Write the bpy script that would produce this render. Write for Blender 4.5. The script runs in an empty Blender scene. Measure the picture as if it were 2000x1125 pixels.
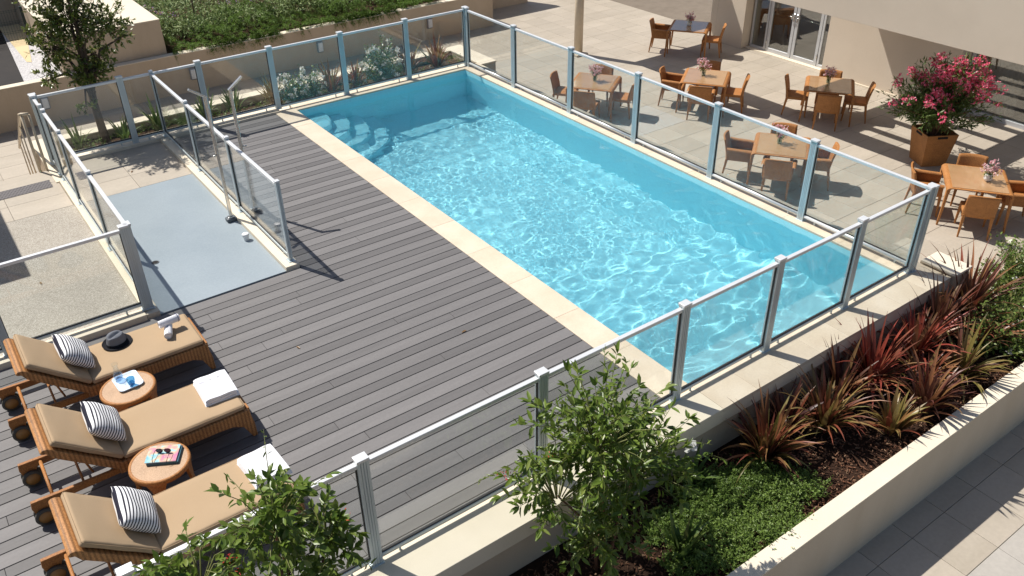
import bpy, bmesh, math, random
import numpy as np
from mathutils import Vector, Matrix

sc = bpy.context.scene
COL = sc.collection
rnd = random.Random(7)
PI = math.pi

# ------------------------------------------------------------------ camera
cam = bpy.data.cameras.new('camera')
cam.sensor_width = 36.0
cam.lens = 30.07
cam.clip_start = 0.1
cam.clip_end = 400
cam_o = bpy.data.objects.new('camera', cam)
COL.objects.link(cam_o)
CR = ((0.80900, 0.32900, -0.48700), (-0.58800, 0.43300, -0.68300), (-0.01400, 0.83900, 0.54400))
CC = (-9.413, -4.529, 5.761)
CAMF = 1670.6
_m = Matrix(CR)
_q = _m.to_quaternion().normalized()
cam_o.matrix_world = Matrix.Translation(CC) @ _q.to_matrix().to_4x4()
sc.camera = cam_o

# ------------------------------------------------------------------ sky, sun, exposure
SUN = Vector((0.285, -0.64, -1.0)).normalized()          # direction the light travels
world = bpy.data.worlds.new('World')
sc.world = world
world.use_nodes = True
_nt = world.node_tree
_sky = _nt.nodes.new('ShaderNodeTexSky')
_sky.sky_type = 'NISHITA'
_sky.sun_disc = False
_sky.sun_elevation = math.asin(-SUN.z)
_sky.sun_rotation = math.atan2(-SUN.x, -SUN.y)
_sky.air_density = 1.0
_sky.dust_density = 1.6
_sky.ozone_density = 0.8
_nt.links.new(_sky.outputs[0], _nt.nodes['Background'].inputs[0])
_nt.nodes['Background'].inputs[1].default_value = 0.074
sun = bpy.data.lights.new('sun', 'SUN')
sun.energy = 4.85
sun.angle = math.radians(0.53)
sun.color = (1.0, 0.955, 0.88)
sun.cycles.is_caustics_light = True
sun_o = bpy.data.objects.new('sun', sun)
sun_o.rotation_euler = SUN.to_track_quat('-Z', 'Y').to_euler()
sun_o.location = (-6, 12, 20)
COL.objects.link(sun_o)
sc.view_settings.view_transform = 'Standard'
sc.view_settings.look = 'None'
sc.view_settings.exposure = 0.26
sc.view_settings.gamma = 1.0
sc.view_settings.use_curve_mapping = False
sc.cycles.max_bounces = 10
sc.cycles.transparent_max_bounces = 24
sc.cycles.sample_clamp_indirect = 6.0

# ------------------------------------------------------------------ helpers
def px(p):                       # reference pixel (2000 wide) of a world point: used only to rank pieces by size
    d = [p[i] - CC[i] for i in range(3)]
    c = [sum(CR[r][k] * d[r] for r in range(3)) for k in range(3)]
    if c[2] > -0.2: return None
    return (1000 + CAMF * c[0] / -c[2], 562.5 - CAMF * c[1] / -c[2], -c[2])

class MB:
    def __init__(s): s.v = []; s.f = []; s.sm = []
    def add(s, vs, fs, smooth=False):
        b = len(s.v); s.v += [tuple(v) for v in vs]
        s.f += [tuple(i + b for i in f) for f in fs]; s.sm += [smooth] * len(fs); return s
    def box(s, lo, hi):
        x0, y0, z0 = lo; x1, y1, z1 = hi
        return s.add([(x0,y0,z0),(x1,y0,z0),(x1,y1,z0),(x0,y1,z0),(x0,y0,z1),(x1,y0,z1),(x1,y1,z1),(x0,y1,z1)],
                     [(0,3,2,1),(4,5,6,7),(0,1,5,4),(1,2,6,5),(2,3,7,6),(3,0,4,7)])
    def prism(s, poly, z0, z1, smooth=False):            # poly (x,y) counter-clockwise
        n = len(poly)
        return s.add([(x,y,z0) for x,y in poly] + [(x,y,z1) for x,y in poly],
                     [tuple(range(n-1,-1,-1)), tuple(range(n,2*n))] + [(i,(i+1)%n,n+(i+1)%n,n+i) for i in range(n)], smooth)
    def tube(s, pts, rad, n=8, cap=True, smooth=True, flat=1.0):
        pts = [Vector(p) for p in pts]; m = len(pts)
        if not isinstance(rad, (list, tuple)): rad = [rad] * m
        ref = Vector((0,0,1)); vs = []
        for i, p in enumerate(pts):
            t = (pts[min(i+1,m-1)] - pts[max(i-1,0)]).normalized()
            r = ref if abs(t.dot(ref)) < 0.95 else Vector((1,0,0))
            a = t.cross(r).normalized(); b = a.cross(t)
            for k in range(n):
                an = 2*PI*k/n; vs.append(p + (a*math.cos(an) + b*math.sin(an)*flat) * rad[i])
        fs = [(i*n+k, i*n+(k+1)%n, (i+1)*n+(k+1)%n, (i+1)*n+k) for i in range(m-1) for k in range(n)]
        s.add(vs, fs, smooth)
        if cap:
            b = len(s.v) - m*n
            s.f += [tuple(b+k for k in range(n-1,-1,-1)), tuple(b+(m-1)*n+k for k in range(n))]; s.sm += [False, False]
        return s
    def lathe(s, prof, n=24, c=(0,0,0), smooth=True):
        vs = [(c[0]+r*math.cos(2*PI*k/n), c[1]+r*math.sin(2*PI*k/n), c[2]+z) for r,z in prof for k in range(n)]
        m = len(prof)
        s.add(vs, [(i*n+k, i*n+(k+1)%n, (i+1)*n+(k+1)%n, (i+1)*n+k) for i in range(m-1) for k in range(n)], smooth)
        return s
    def grid(s, fn, nu, nv, smooth=True, flip=False):
        vs = [fn(i/(nu-1), j/(nv-1)) for j in range(nv) for i in range(nu)]
        q = [(j*nu+i, j*nu+i+1, (j+1)*nu+i+1, (j+1)*nu+i) for j in range(nv-1) for i in range(nu-1)]
        if flip: q = [tuple(reversed(f)) for f in q]
        return s.add(vs, q, smooth)
    def mesh(s, name='mesh'):
        me = bpy.data.meshes.new(name); me.from_pydata(s.v, [], s.f)
        me.polygons.foreach_set('use_smooth', s.sm); me.update(); return me

def bevmesh(mb, w=0.004, seg=2, name='mesh', smooth=False):
    me = mb.mesh(name); bm = bmesh.new(); bm.from_mesh(me)
    bmesh.ops.remove_doubles(bm, verts=bm.verts, dist=1e-5)
    es = [e for e in bm.edges if len(e.link_faces) == 2 and e.calc_face_angle(0) > 0.5]
    bmesh.ops.bevel(bm, geom=es, offset=w, segments=seg, affect='EDGES', profile=0.5, clamp_overlap=True)
    bm.to_mesh(me); bm.free()
    if smooth: me.polygons.foreach_set('use_smooth', [True]*len(me.polygons))
    return me

def npmesh(name, V, F, smooth=True):
    me = bpy.data.meshes.new(name); V = np.asarray(V, np.float32); F = np.asarray(F, np.int32); k = F.shape[1]
    me.vertices.add(len(V)); me.vertices.foreach_set('co', V.ravel())
    me.loops.add(F.size); me.loops.foreach_set('vertex_index', F.ravel())
    me.polygons.add(len(F)); me.polygons.foreach_set('loop_start', np.arange(0, F.size, k, dtype=np.int32))
    me.polygons.foreach_set('use_smooth', np.full(len(F), smooth)); me.update(calc_edges=True); return me

def tag(o, label=None, cat=None, group=None, kind=None):
    if label: o['label'] = label
    if cat: o['category'] = cat
    if group: o['group'] = group
    if kind: o['kind'] = kind
    return o

def obj(name, me, mat, parent=None, loc=None, rot=None, **kw):
    if isinstance(me, MB): me = me.mesh(name)
    if mat is not None and len(me.materials) == 0: me.materials.append(mat)
    o = bpy.data.objects.new(name, me); COL.objects.link(o)
    if parent is not None: o.parent = parent
    if loc is not None: o.location = loc
    if rot is not None: o.rotation_euler = rot if isinstance(rot, (tuple, list, Vector)) else (0,0,rot)
    return tag(o, **kw)

def empty(name, loc=(0,0,0), rz=0, **kw):
    o = bpy.data.objects.new(name, None); o.empty_display_size = 0.1; COL.objects.link(o)
    o.location = loc; o.rotation_euler = (0,0,rz); return tag(o, **kw)

KIDS = {}
def copy_tree(o, parent=None):
    c = o.copy(); COL.objects.link(c)
    if parent is not None: c.parent = parent
    for ch in list(o.children): copy_tree(ch, c)
    return c

# ------------------------------------------------------------------ materials
def newmat(name):
    m = bpy.data.materials.new(name); m.use_nodes = True
    return m, m.node_tree.nodes, m.node_tree.links, m.node_tree.nodes['Principled BSDF']

def setc(b, col, rough, metal=0.0, spec=0.5):
    b.inputs['Base Color'].default_value = (*col, 1); b.inputs['Roughness'].default_value = rough
    b.inputs['Metallic'].default_value = metal; b.inputs['Specular IOR Level'].default_value = spec

def noise(N, L, co, scale, detail=4, rough=0.55, vec=None):
    t = N.new('ShaderNodeTexNoise'); t.inputs['Scale'].default_value = scale
    t.inputs['Detail'].default_value = detail; t.inputs['Roughness'].default_value = rough
    if vec is not None:
        mp = N.new('ShaderNodeMapping'); mp.inputs['Scale'].default_value = vec
        L.new(co, mp.inputs['Vector']); co = mp.outputs[0]
    L.new(co, t.inputs['Vector']); return t.outputs['Fac']

def ramp(N, L, fac, stops):
    r = N.new('ShaderNodeValToRGB'); e = r.color_ramp.elements
    while len(e) < len(stops): e.new(0.5)
    for i, (p, c) in enumerate(stops):
        e[i].position = p; e[i].color = (*c, 1)
    L.new(fac, r.inputs['Fac']); return r.outputs['Color']

def mixc(N, L, fac, a, b, mode='MIX'):
    x = N.new('ShaderNodeMix'); x.data_type = 'RGBA'; x.blend_type = mode
    if isinstance(fac, float): x.inputs[0].default_value = fac
    else: L.new(fac, x.inputs[0])
    for s, v in ((6, a), (7, b)):
        if isinstance(v, tuple): x.inputs[s].default_value = (*v, 1)
        else: L.new(v, x.inputs[s])
    return x.outputs[2]

def bump(N, L, b, h, strength=0.3, dist=0.01):
    n = N.new('ShaderNodeBump'); n.inputs['Strength'].default_value = strength; n.inputs['Distance'].default_value = dist
    L.new(h, n.inputs['Height']); L.new(n.outputs[0], b.inputs['Normal'])

def worldco(N):
    return N.new('ShaderNodeNewGeometry').outputs['Position']
def objco(N):
    return N.new('ShaderNodeTexCoord').outputs['Object']

def mottled(name, c1, c2, scale=3.0, rough=0.75, fine=60, bstr=0.15, stretch=None, per=0.0, spec=0.4, c3=None, local=False, bdist=0.004):
    """two-tone stone, render or fabric with fine relief; per = strength of a random shade for each piece"""
    m, N, L, b = newmat(name); setc(b, c1, rough, spec=spec)
    co = objco(N) if local else worldco(N)
    if per:
        oi = N.new('ShaderNodeObjectInfo'); add = N.new('ShaderNodeVectorMath'); add.operation = 'ADD'
        cmb = N.new('ShaderNodeCombineXYZ'); mu = N.new('ShaderNodeMath'); mu.operation = 'MULTIPLY'; mu.inputs[1].default_value = 37.0
        L.new(oi.outputs['Random'], mu.inputs[0]); L.new(mu.outputs[0], cmb.inputs[0]); L.new(mu.outputs[0], cmb.inputs[2])
        L.new(co, add.inputs[0]); L.new(cmb.outputs[0], add.inputs[1]); co = add.outputs[0]
    f = noise(N, L, co, scale, 5, 0.6, stretch)
    stops = [(0.32, c2), (0.62, c1)] + ([(0.78, c3)] if c3 else [])
    col = ramp(N, L, f, stops)
    g = noise(N, L, co, fine, 3, 0.6)
    col = mixc(N, L, 0.22, col, ramp(N, L, g, [(0.3, tuple(x*0.72 for x in c1)), (0.7, tuple(min(1, x*1.15) for x in c1))]))
    if per:
        ge = N.new('ShaderNodeNewGeometry'); sm = N.new('ShaderNodeMath'); sm.operation = 'ADD'
        L.new(oi.outputs['Random'], sm.inputs[0]); L.new(ge.outputs['Random Per Island'], sm.inputs[1])
        fr = N.new('ShaderNodeMath'); fr.operation = 'FRACT'; L.new(sm.outputs[0], fr.inputs[0])
        v = ramp(N, L, fr.outputs[0], [(0.0, (1-per,)*3), (1.0, (1+per*0.6,)*3)])
        col = mixc(N, L, 1.0, col, v, 'MULTIPLY')
    L.new(col, b.inputs['Base Color'])
    bump(N, L, b, g, bstr, bdist); return m

def plain(name, col, rough=0.5, metal=0.0, spec=0.5, var=0.06, coat=0.0):
    m, N, L, b = newmat(name); setc(b, col, rough, metal, spec)
    f = noise(N, L, objco(N), 9, 4)
    L.new(ramp(N, L, f, [(0.3, tuple(x*(1-var) for x in col)), (0.7, tuple(min(1, x*(1+var)) for x in col))]), b.inputs['Base Color'])
    if coat: b.inputs['Coat Weight'].default_value = coat; b.inputs['Coat Roughness'].default_value = 0.03
    return m

def leafmat(name, stops, rough=0.45, trans=0.3, spec=0.4):
    """leaf colours picked at random per leaf, a share of light let through"""
    m, N, L, b = newmat(name); setc(b, stops[0], rough, spec=spec)
    ge = N.new('ShaderNodeNewGeometry'); oi = N.new('ShaderNodeObjectInfo')
    a = N.new('ShaderNodeMath'); a.operation = 'ADD'; fr = N.new('ShaderNodeMath'); fr.operation = 'FRACT'
    L.new(ge.outputs['Random Per Island'], a.inputs[0]); L.new(oi.outputs['Random'], a.inputs[1]); L.new(a.outputs[0], fr.inputs[0])
    n = len(stops); col = ramp(N, L, fr.outputs[0], [(i/(n-1) if n > 1 else 0, s) for i, s in enumerate(stops)])
    f = noise(N, L, worldco(N), 40, 2)
    col = mixc(N, L, 0.5, col, ramp(N, L, f, [(0.3, (0.75,)*3), (0.7, (1.15,)*3)]), 'MULTIPLY')
    L.new(col, b.inputs['Base Color'])
    t = N.new('ShaderNodeBsdfTranslucent'); L.new(col, t.inputs['Color'])
    mx = N.new('ShaderNodeMixShader'); mx.inputs[0].default_value = trans
    L.new(b.outputs[0], mx.inputs[1]); L.new(t.outputs[0], mx.inputs[2])
    L.new(mx.outputs[0], N['Material Output'].inputs['Surface']); return m

def wickermat(name, c1, c2, scale=150.0, rough=0.5):
    """woven strands: fine speckle of light strand tops and dark gaps, faint rows"""
    m, N, L, b = newmat(name); setc(b, c1, rough, spec=0.45)
    co = objco(N)
    v = N.new('ShaderNodeTexVoronoi'); v.inputs['Scale'].default_value = scale*0.55; v.inputs['Randomness'].default_value = 1.0
    L.new(co, v.inputs['Vector'])
    col = ramp(N, L, v.outputs['Distance'], [(0.25, c1), (0.75, c2)])
    f = noise(N, L, co, 7, 4)
    col = mixc(N, L, 0.45, col, ramp(N, L, f, [(0.3, tuple(x*0.78 for x in c1)), (0.7, tuple(x*1.18 for x in c1))]))
    L.new(col, b.inputs['Base Color']); bump(N, L, b, v.outputs['Distance'], -0.2, 0.002); return m

def ribmat(name, c1, c2, period=0.034):
    """wicker woven over upright ribs, set across the length of the piece"""
    m = wickermat(name, c1, c2, rough=0.62); N, L = m.node_tree.nodes, m.node_tree.links; b = N['Principled BSDF']
    sp = N.new('ShaderNodeSeparateXYZ'); L.new(objco(N), sp.inputs[0])
    mu = N.new('ShaderNodeMath'); mu.operation = 'MULTIPLY'; mu.inputs[1].default_value = 2*PI/period; L.new(sp.outputs[0], mu.inputs[0])
    si = N.new('ShaderNodeMath'); si.operation = 'SINE'; L.new(mu.outputs[0], si.inputs[0])
    md = N.new('ShaderNodeMath'); md.operation = 'MULTIPLY_ADD'; md.inputs[1].default_value = 0.5; md.inputs[2].default_value = 0.5; L.new(si.outputs[0], md.inputs[0])
    v = ramp(N, L, md.outputs[0], [(0.1, (0.62,)*3), (0.75, (1.1,)*3)])
    src = b.inputs['Base Color'].links[0].from_socket
    L.new(mixc(N, L, 1.0, src, v, 'MULTIPLY'), b.inputs['Base Color']); return m

def panemat(name, tint=(0.9, 0.92, 0.91), gloss=1.0):
    """clear sheet glass: lets light straight through, mirrors at a slant"""
    m, N, L, b = newmat(name); N.remove(b)
    t = N.new('ShaderNodeBsdfTransparent'); t.inputs['Color'].default_value = (*tint, 1)
    g = N.new('ShaderNodeBsdfGlossy'); g.inputs['Roughness'].default_value = 0.0; g.inputs['Color'].default_value = (1,1,1,1)
    lw = N.new('ShaderNodeLayerWeight'); lw.inputs['Blend'].default_value = 0.5
    pw_ = N.new('ShaderNodeMath'); pw_.operation = 'POWER'; pw_.inputs[1].default_value = 5.0; L.new(lw.outputs['Facing'], pw_.inputs[0])
    fr = N.new('ShaderNodeMath'); fr.operation = 'MULTIPLY_ADD'; fr.inputs[1].default_value = 0.93; fr.inputs[2].default_value = 0.035*gloss; L.new(pw_.outputs[0], fr.inputs[0])
    f = noise(N, L, worldco(N), 2.2, 5, 0.65)
    d = N.new('ShaderNodeBsdfDiffuse'); d.inputs['Color'].default_value = (0.62, 0.6, 0.55, 1)
    dm = N.new('ShaderNodeMath'); dm.operation = 'MULTIPLY'; dm.inputs[1].default_value = 0.038
    rr = ramp(N, L, f, [(0.45, (0.12,)*3), (0.8, (1.0,)*3)]); L.new(rr, dm.inputs[0])
    m1 = N.new('ShaderNodeMixShader'); L.new(dm.outputs[0], m1.inputs[0]); L.new(t.outputs[0], m1.inputs[1]); L.new(d.outputs[0], m1.inputs[2])
    mx = N.new('ShaderNodeMixShader'); L.new(fr.outputs[0], mx.inputs[0]); L.new(m1.outputs[0], mx.inputs[1]); L.new(g.outputs[0], mx.inputs[2])
    L.new(mx.outputs[0], N['Material Output'].inputs['Surface']); return m

M = {}
M['stucco'] = mottled('beige_render', (0.52, 0.425, 0.32), (0.44, 0.35, 0.255), 1.3, 0.9, 130, 0.25, spec=0.2, stretch=(1.5, 1.5, 0.45))
M['stucco_pale'] = mottled('cream_render', (0.74, 0.66, 0.53), (0.68, 0.60, 0.47), 1.6, 0.9, 140, 0.2, spec=0.2)
M['stucco_mid'] = mottled('sand_render', (0.60, 0.515, 0.40), (0.545, 0.46, 0.345), 1.6, 0.9, 140, 0.2, spec=0.2, stretch=(1.5, 1.5, 0.5))
M['facade'] = mottled('greige_render', (0.66, 0.57, 0.465), (0.61, 0.525, 0.425), 1.1, 0.9, 150, 0.3, spec=0.2)
M['travertine'] = mottled('travertine', (0.68, 0.585, 0.46), (0.595, 0.49, 0.365), 2.4, 0.6, 45, 0.12, per=0.05, c3=(0.72, 0.64, 0.53))
M['kerb'] = mottled('pale_stone', (0.72, 0.64, 0.52), (0.64, 0.55, 0.43), 3.0, 0.7, 80, 0.12)
M['tile'] = mottled('stoneware_tile', (0.425, 0.372, 0.305), (0.37, 0.322, 0.258), 1.5, 0.62, 22, 0.06, stretch=(0.6, 2.2, 1), per=0.07, c3=(0.45, 0.397, 0.33))
M['tile_grey'] = mottled('grey_stoneware_tile', (0.43, 0.40, 0.36), (0.38, 0.355, 0.32), 1.5, 0.6, 22, 0.06, stretch=(0.6, 2.2, 1), per=0.05)
M['tile_pale'] = mottled('pale_stoneware_tile', (0.445, 0.39, 0.32), (0.39, 0.34, 0.275), 1.5, 0.62, 22, 0.06, stretch=(0.6, 2.2, 1), per=0.06)
M['grout'] = mottled('grout', (0.20, 0.165, 0.13), (0.16, 0.13, 0.10), 4, 0.9, 80, 0.1)
M['deck_wide'] = mottled('grey_composite_board', (0.178, 0.169, 0.168), (0.150, 0.142, 0.142), 1.6, 0.62, 34, 0.10, stretch=(0.5, 9, 1), per=0.10, c3=(0.192, 0.183, 0.182))
M['deck_narrow'] = mottled('dark_composite_board', (0.132, 0.125, 0.125), (0.110, 0.104, 0.104), 1.6, 0.62, 34, 0.10, stretch=(0.5, 9, 1), per=0.10)
M['void'] = plain('dark_void', (0.012, 0.011, 0.011), 0.9)
M['alu'] = plain('grey_powder_coated_aluminium', (0.52, 0.59, 0.615), 0.36, 0.25, var=0.03)
M['alu_cap'] = plain('pale_aluminium_cap', (0.70, 0.71, 0.72), 0.35, 0.25, var=0.03)
M['steel'] = plain('brushed_steel', (0.62, 0.60, 0.57), 0.22, 1.0, var=0.04)
M['gasket'] = plain('black_rubber', (0.015, 0.015, 0.016), 0.55)
M['pane'] = panemat('fence_glass', (0.925, 0.942, 0.938))
M['window'] = panemat('window_glass', (0.80, 0.83, 0.82), 4.5)
M['liner'] = mottled('pale_blue_pool_liner', (0.42, 0.835, 0.92), (0.395, 0.81, 0.905), 0.7, 0.5, 30, 0.03)
M['pad'] = mottled('blue_grey_floor_paint', (0.32, 0.37, 0.405), (0.275, 0.325, 0.36), 0.9, 0.26, 50, 0.03)
M['wicker'] = wickermat('orange_brown_wicker', (0.46, 0.20, 0.058), (0.19, 0.068, 0.016), rough=0.62)
M['wicker_dark'] = wickermat('brown_wicker', (0.40, 0.165, 0.042), (0.15, 0.05, 0.012), rough=0.62)
M['wicker_rib'] = ribmat('ribbed_wicker', (0.47, 0.225, 0.08), (0.20, 0.08, 0.024))
M['wicker_top'] = wickermat('tan_wicker', (0.52, 0.345, 0.215), (0.33, 0.19, 0.10), 170)
M['canvas'] = mottled('tan_canvas', (0.435, 0.315, 0.20), (0.405, 0.29, 0.18), 1.2, 0.85, 260, 0.12, spec=0.15, local=True, bdist=0.002)
M['rubber'] = plain('wheel_rubber', (0.06, 0.055, 0.045), 0.6)
M['hub'] = plain('brown_wheel_disc', (0.34, 0.17, 0.05), 0.45)
M['towel'] = mottled('white_terry', (0.83, 0.83, 0.86), (0.79, 0.79, 0.83), 5, 0.95, 300, 0.5, spec=0.1, local=True, bdist=0.002)
M['ink'] = plain('grey_ink', (0.30, 0.30, 0.34), 0.8)
M['navy'] = plain('navy_stitching', (0.05, 0.06, 0.14), 0.8)
M['felt'] = mottled('grey_felt', (0.18, 0.19, 0.215), (0.145, 0.152, 0.172), 12, 0.95, 220, 0.3, spec=0.1, local=True)
M['felt_dark'] = plain('black_felt', (0.02, 0.02, 0.024), 0.95, spec=0.1)
M['white_gloss'] = plain('white_ceramic', (0.80, 0.79, 0.77), 0.25)
M['tray'] = plain('pale_blue_tray', (0.62, 0.71, 0.83), 0.35)
M['black_gloss'] = plain('black_frame', (0.012, 0.011, 0.013), 0.2)
M['lens'] = plain('dark_lens', (0.07, 0.02, 0.045), 0.08)
M['mulch_base'] = mottled('dark_mulch', (0.055, 0.030, 0.020), (0.03, 0.017, 0.012), 25, 0.95, 120, 0.9, spec=0.1, bdist=0.02)
M['chip'] = leafmat('bark_chip', [(0.06, 0.028, 0.017), (0.14, 0.062, 0.035), (0.20, 0.10, 0.058), (0.09, 0.044, 0.027), (0.30, 0.19, 0.115)], 0.85, 0.0, 0.2)
M['soil'] = mottled('brown_soil', (0.10, 0.062, 0.038), (0.05, 0.03, 0.02), 18, 0.95, 90, 0.9, spec=0.1, bdist=0.02)
M['bark'] = mottled('grey_brown_bark', (0.145, 0.105, 0.08), (0.075, 0.052, 0.038), 14, 0.9, 60, 0.6, stretch=(3, 3, 0.6), spec=0.15, bdist=0.01)
M['twig'] = plain('reddish_twig', (0.17, 0.085, 0.05), 0.7, var=0.2)
M['twig_green'] = plain('green_stem', (0.16, 0.17, 0.05), 0.6, var=0.2)
M['nandina'] = leafmat('glossy_green_leaf', [(0.078, 0.138, 0.019), (0.134, 0.209, 0.029), (0.19, 0.27, 0.044), (0.106, 0.171, 0.025), (0.241, 0.297, 0.063)], 0.36, 0.36, 0.5)
M['berry'] = plain('red_flower', (0.50, 0.03, 0.025), 0.45, var=0.25)
M['treeleaf'] = leafmat('dark_olive_leaf', [(0.085, 0.124, 0.023), (0.138, 0.186, 0.035), (0.215, 0.26, 0.052), (0.112, 0.143, 0.026), (0.31, 0.319, 0.087)], 0.35, 0.22, 0.5)
M['phorm'] = leafmat('bronze_blade', [(0.167, 0.042, 0.026), (0.29, 0.081, 0.042), (0.109, 0.039, 0.026), (0.239, 0.13, 0.048), (0.377, 0.156, 0.072)], 0.4, 0.2, 0.45)
M['phorm_dark'] = leafmat('purple_brown_blade', [(0.083, 0.03, 0.027), (0.15, 0.054, 0.04), (0.21, 0.101, 0.053), (0.112, 0.041, 0.033)], 0.4, 0.18, 0.45)
M['phorm_red'] = leafmat('red_blade', [(0.27, 0.044, 0.034), (0.405, 0.088, 0.054), (0.189, 0.044, 0.03), (0.459, 0.175, 0.09)], 0.4, 0.22, 0.45)
M['phorm_green'] = leafmat('olive_blade', [(0.144, 0.132, 0.033), (0.24, 0.19, 0.055), (0.192, 0.086, 0.033), (0.312, 0.241, 0.088)], 0.4, 0.22, 0.45)
M['iris'] = leafmat('iris_blade', [(0.058, 0.111, 0.024), (0.098, 0.163, 0.036), (0.143, 0.208, 0.054), (0.208, 0.208, 0.072)], 0.45, 0.25, 0.4)
M['creeper'] = leafmat('small_green_leaf', [(0.094, 0.16, 0.026), (0.154, 0.237, 0.042), (0.209, 0.303, 0.066), (0.088, 0.138, 0.024)], 0.5, 0.25, 0.4)
M['juniper'] = leafmat('juniper_needle', [(0.078, 0.143, 0.023), (0.132, 0.227, 0.037), (0.186, 0.294, 0.051), (0.093, 0.168, 0.029)], 0.6, 0.3, 0.3)
M['bedleaf'] = leafmat('mixed_bed_leaf', [(0.15, 0.211, 0.073), (0.24, 0.309, 0.119), (0.18, 0.253, 0.079), (0.316, 0.357, 0.152)], 0.6, 0.2, 0.3)
M['rose'] = leafmat('rose_leaf', [(0.075, 0.132, 0.022), (0.127, 0.201, 0.035), (0.184, 0.241, 0.055), (0.092, 0.149, 0.026), (0.23, 0.184, 0.072)], 0.35, 0.22, 0.5)
M['petal_white'] = leafmat('white_petal', [(0.82, 0.80, 0.76), (0.74, 0.73, 0.68)], 0.6, 0.3, 0.2)
M['petal_pink'] = leafmat('pink_petal', [(0.72, 0.18, 0.27), (0.78, 0.36, 0.42), (0.62, 0.10, 0.18)], 0.6, 0.3, 0.2)
M['petal_mixed'] = leafmat('pink_and_white_petal', [(0.82, 0.76, 0.74), (0.75, 0.22, 0.30), (0.84, 0.80, 0.78), (0.80, 0.50, 0.53)], 0.6, 0.3, 0.2)
M['petal_oleander'] = leafmat('crimson_petal', [(0.9, 0.111, 0.23), (0.9, 0.252, 0.383), (0.759, 0.063, 0.152), (0.9, 0.537, 0.613)], 0.6, 0.3, 0.2)
M['petal_purple'] = leafmat('lilac_petal', [(0.42, 0.27, 0.52), (0.55, 0.38, 0.62), (0.60, 0.30, 0.05)], 0.6, 0.3, 0.2)
M['oleander'] = leafmat('lance_leaf', [(0.062, 0.111, 0.024), (0.1, 0.163, 0.036), (0.144, 0.215, 0.05), (0.075, 0.124, 0.026)], 0.4, 0.2, 0.45)
M['vase_glass'] = panemat('vase_glass', (0.80, 0.86, 0.84))
M['water_glass'] = panemat('clear_glass', (0.90, 0.94, 0.96))
M['blue_glass'] = panemat('blue_glass', (0.38, 0.62, 0.76))
M['gravel_w'] = mottled('white_gravel', (0.74, 0.72, 0.72), (0.45, 0.44, 0.45), 26, 0.9, 60, 1.0, spec=0.1, bdist=0.03)
M['sand'] = mottled('yellow_slab', (0.66, 0.53, 0.32), (0.60, 0.48, 0.28), 1.5, 0.9, 90, 0.1)
M['shade_ground'] = mottled('shade_dark_ground', (0.03, 0.026, 0.025), (0.02, 0.018, 0.018), 3, 0.9, 90, 0.2)  # near-black colour standing in for deep shade on the upper ground
M['green_paint'] = plain('dark_green_paint', (0.012, 0.03, 0.024), 0.45)
M['frame'] = plain('grey_door_frame', (0.52, 0.53, 0.545), 0.4, 0.1)
M['interior'] = plain('dark_interior', (0.16, 0.14, 0.12), 0.8)
M['interior_floor'] = plain('interior_floor', (0.34, 0.30, 0.26), 0.4)
M['curtain'] = plain('grey_curtain', (0.5, 0.46, 0.40), 0.9)
M['lamp_lens'] = plain('frosted_lamp_lens', (0.70, 0.72, 0.76), 0.35)
M['lamp_body'] = plain('grey_lamp_body', (0.22, 0.23, 0.25), 0.5)
M['pole'] = plain('cream_pole_paint', (0.56, 0.47, 0.35), 0.5)
M['tactile'] = plain('grey_stud_mat', (0.115, 0.105, 0.11), 0.7)
M['plastic_w'] = plain('white_plastic', (0.75, 0.76, 0.77), 0.4)
M['dark_grey'] = plain('dark_grey_plastic', (0.085, 0.10, 0.115), 0.5)

def aggmat():
    m, N, L, b = newmat('exposed_aggregate'); setc(b, (0.4, 0.36, 0.31), 0.85, spec=0.2)
    v = N.new('ShaderNodeTexVoronoi'); v.inputs['Scale'].default_value = 110; L.new(worldco(N), v.inputs['Vector'])
    s = N.new('ShaderNodeSeparateColor'); L.new(v.outputs['Color'], s.inputs[0])
    col = ramp(N, L, s.outputs[0], [(0.0, (0.28, 0.25, 0.21)), (0.45, (0.38, 0.345, 0.295)), (0.8, (0.44, 0.405, 0.35)), (1.0, (0.52, 0.485, 0.43))])
    f = noise(N, L, worldco(N), 0.9, 4)
    col = mixc(N, L, 0.6, col, ramp(N, L, f, [(0.3, (0.85,)*3), (0.7, (1.12,)*3)]), 'MULTIPLY')
    L.new(col, b.inputs['Base Color']); bump(N, L, b, v.outputs['Distance'], 0.5, 0.004); return m
M['aggregate'] = aggmat()

def stripemat():
    """white cushion cloth with woven black stripes across its length (printed pattern)"""
    m, N, L, b = newmat('striped_cotton'); setc(b, (0.82, 0.82, 0.83), 0.9, spec=0.15)
    sp = N.new('ShaderNodeSeparateXYZ'); L.new(objco(N), sp.inputs[0])
    mu = N.new('ShaderNodeMath'); mu.operation = 'MULTIPLY'; mu.inputs[1].default_value = 1/0.0245; L.new(sp.outputs[0], mu.inputs[0])
    fr = N.new('ShaderNodeMath'); fr.operation = 'FRACT'; L.new(mu.outputs[0], fr.inputs[0])
    lt = N.new('ShaderNodeMath'); lt.operation = 'LESS_THAN'; lt.inputs[1].default_value = 0.40; L.new(fr.outputs[0], lt.inputs[0])
    L.new(mixc(N, L, lt.outputs[0], (0.82, 0.82, 0.83), (0.025, 0.025, 0.04)), b.inputs['Base Color'])
    bump(N, L, b, noise(N, L, objco(N), 200, 2), 0.1, 0.002); return m
M['stripe'] = stripemat()

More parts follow.
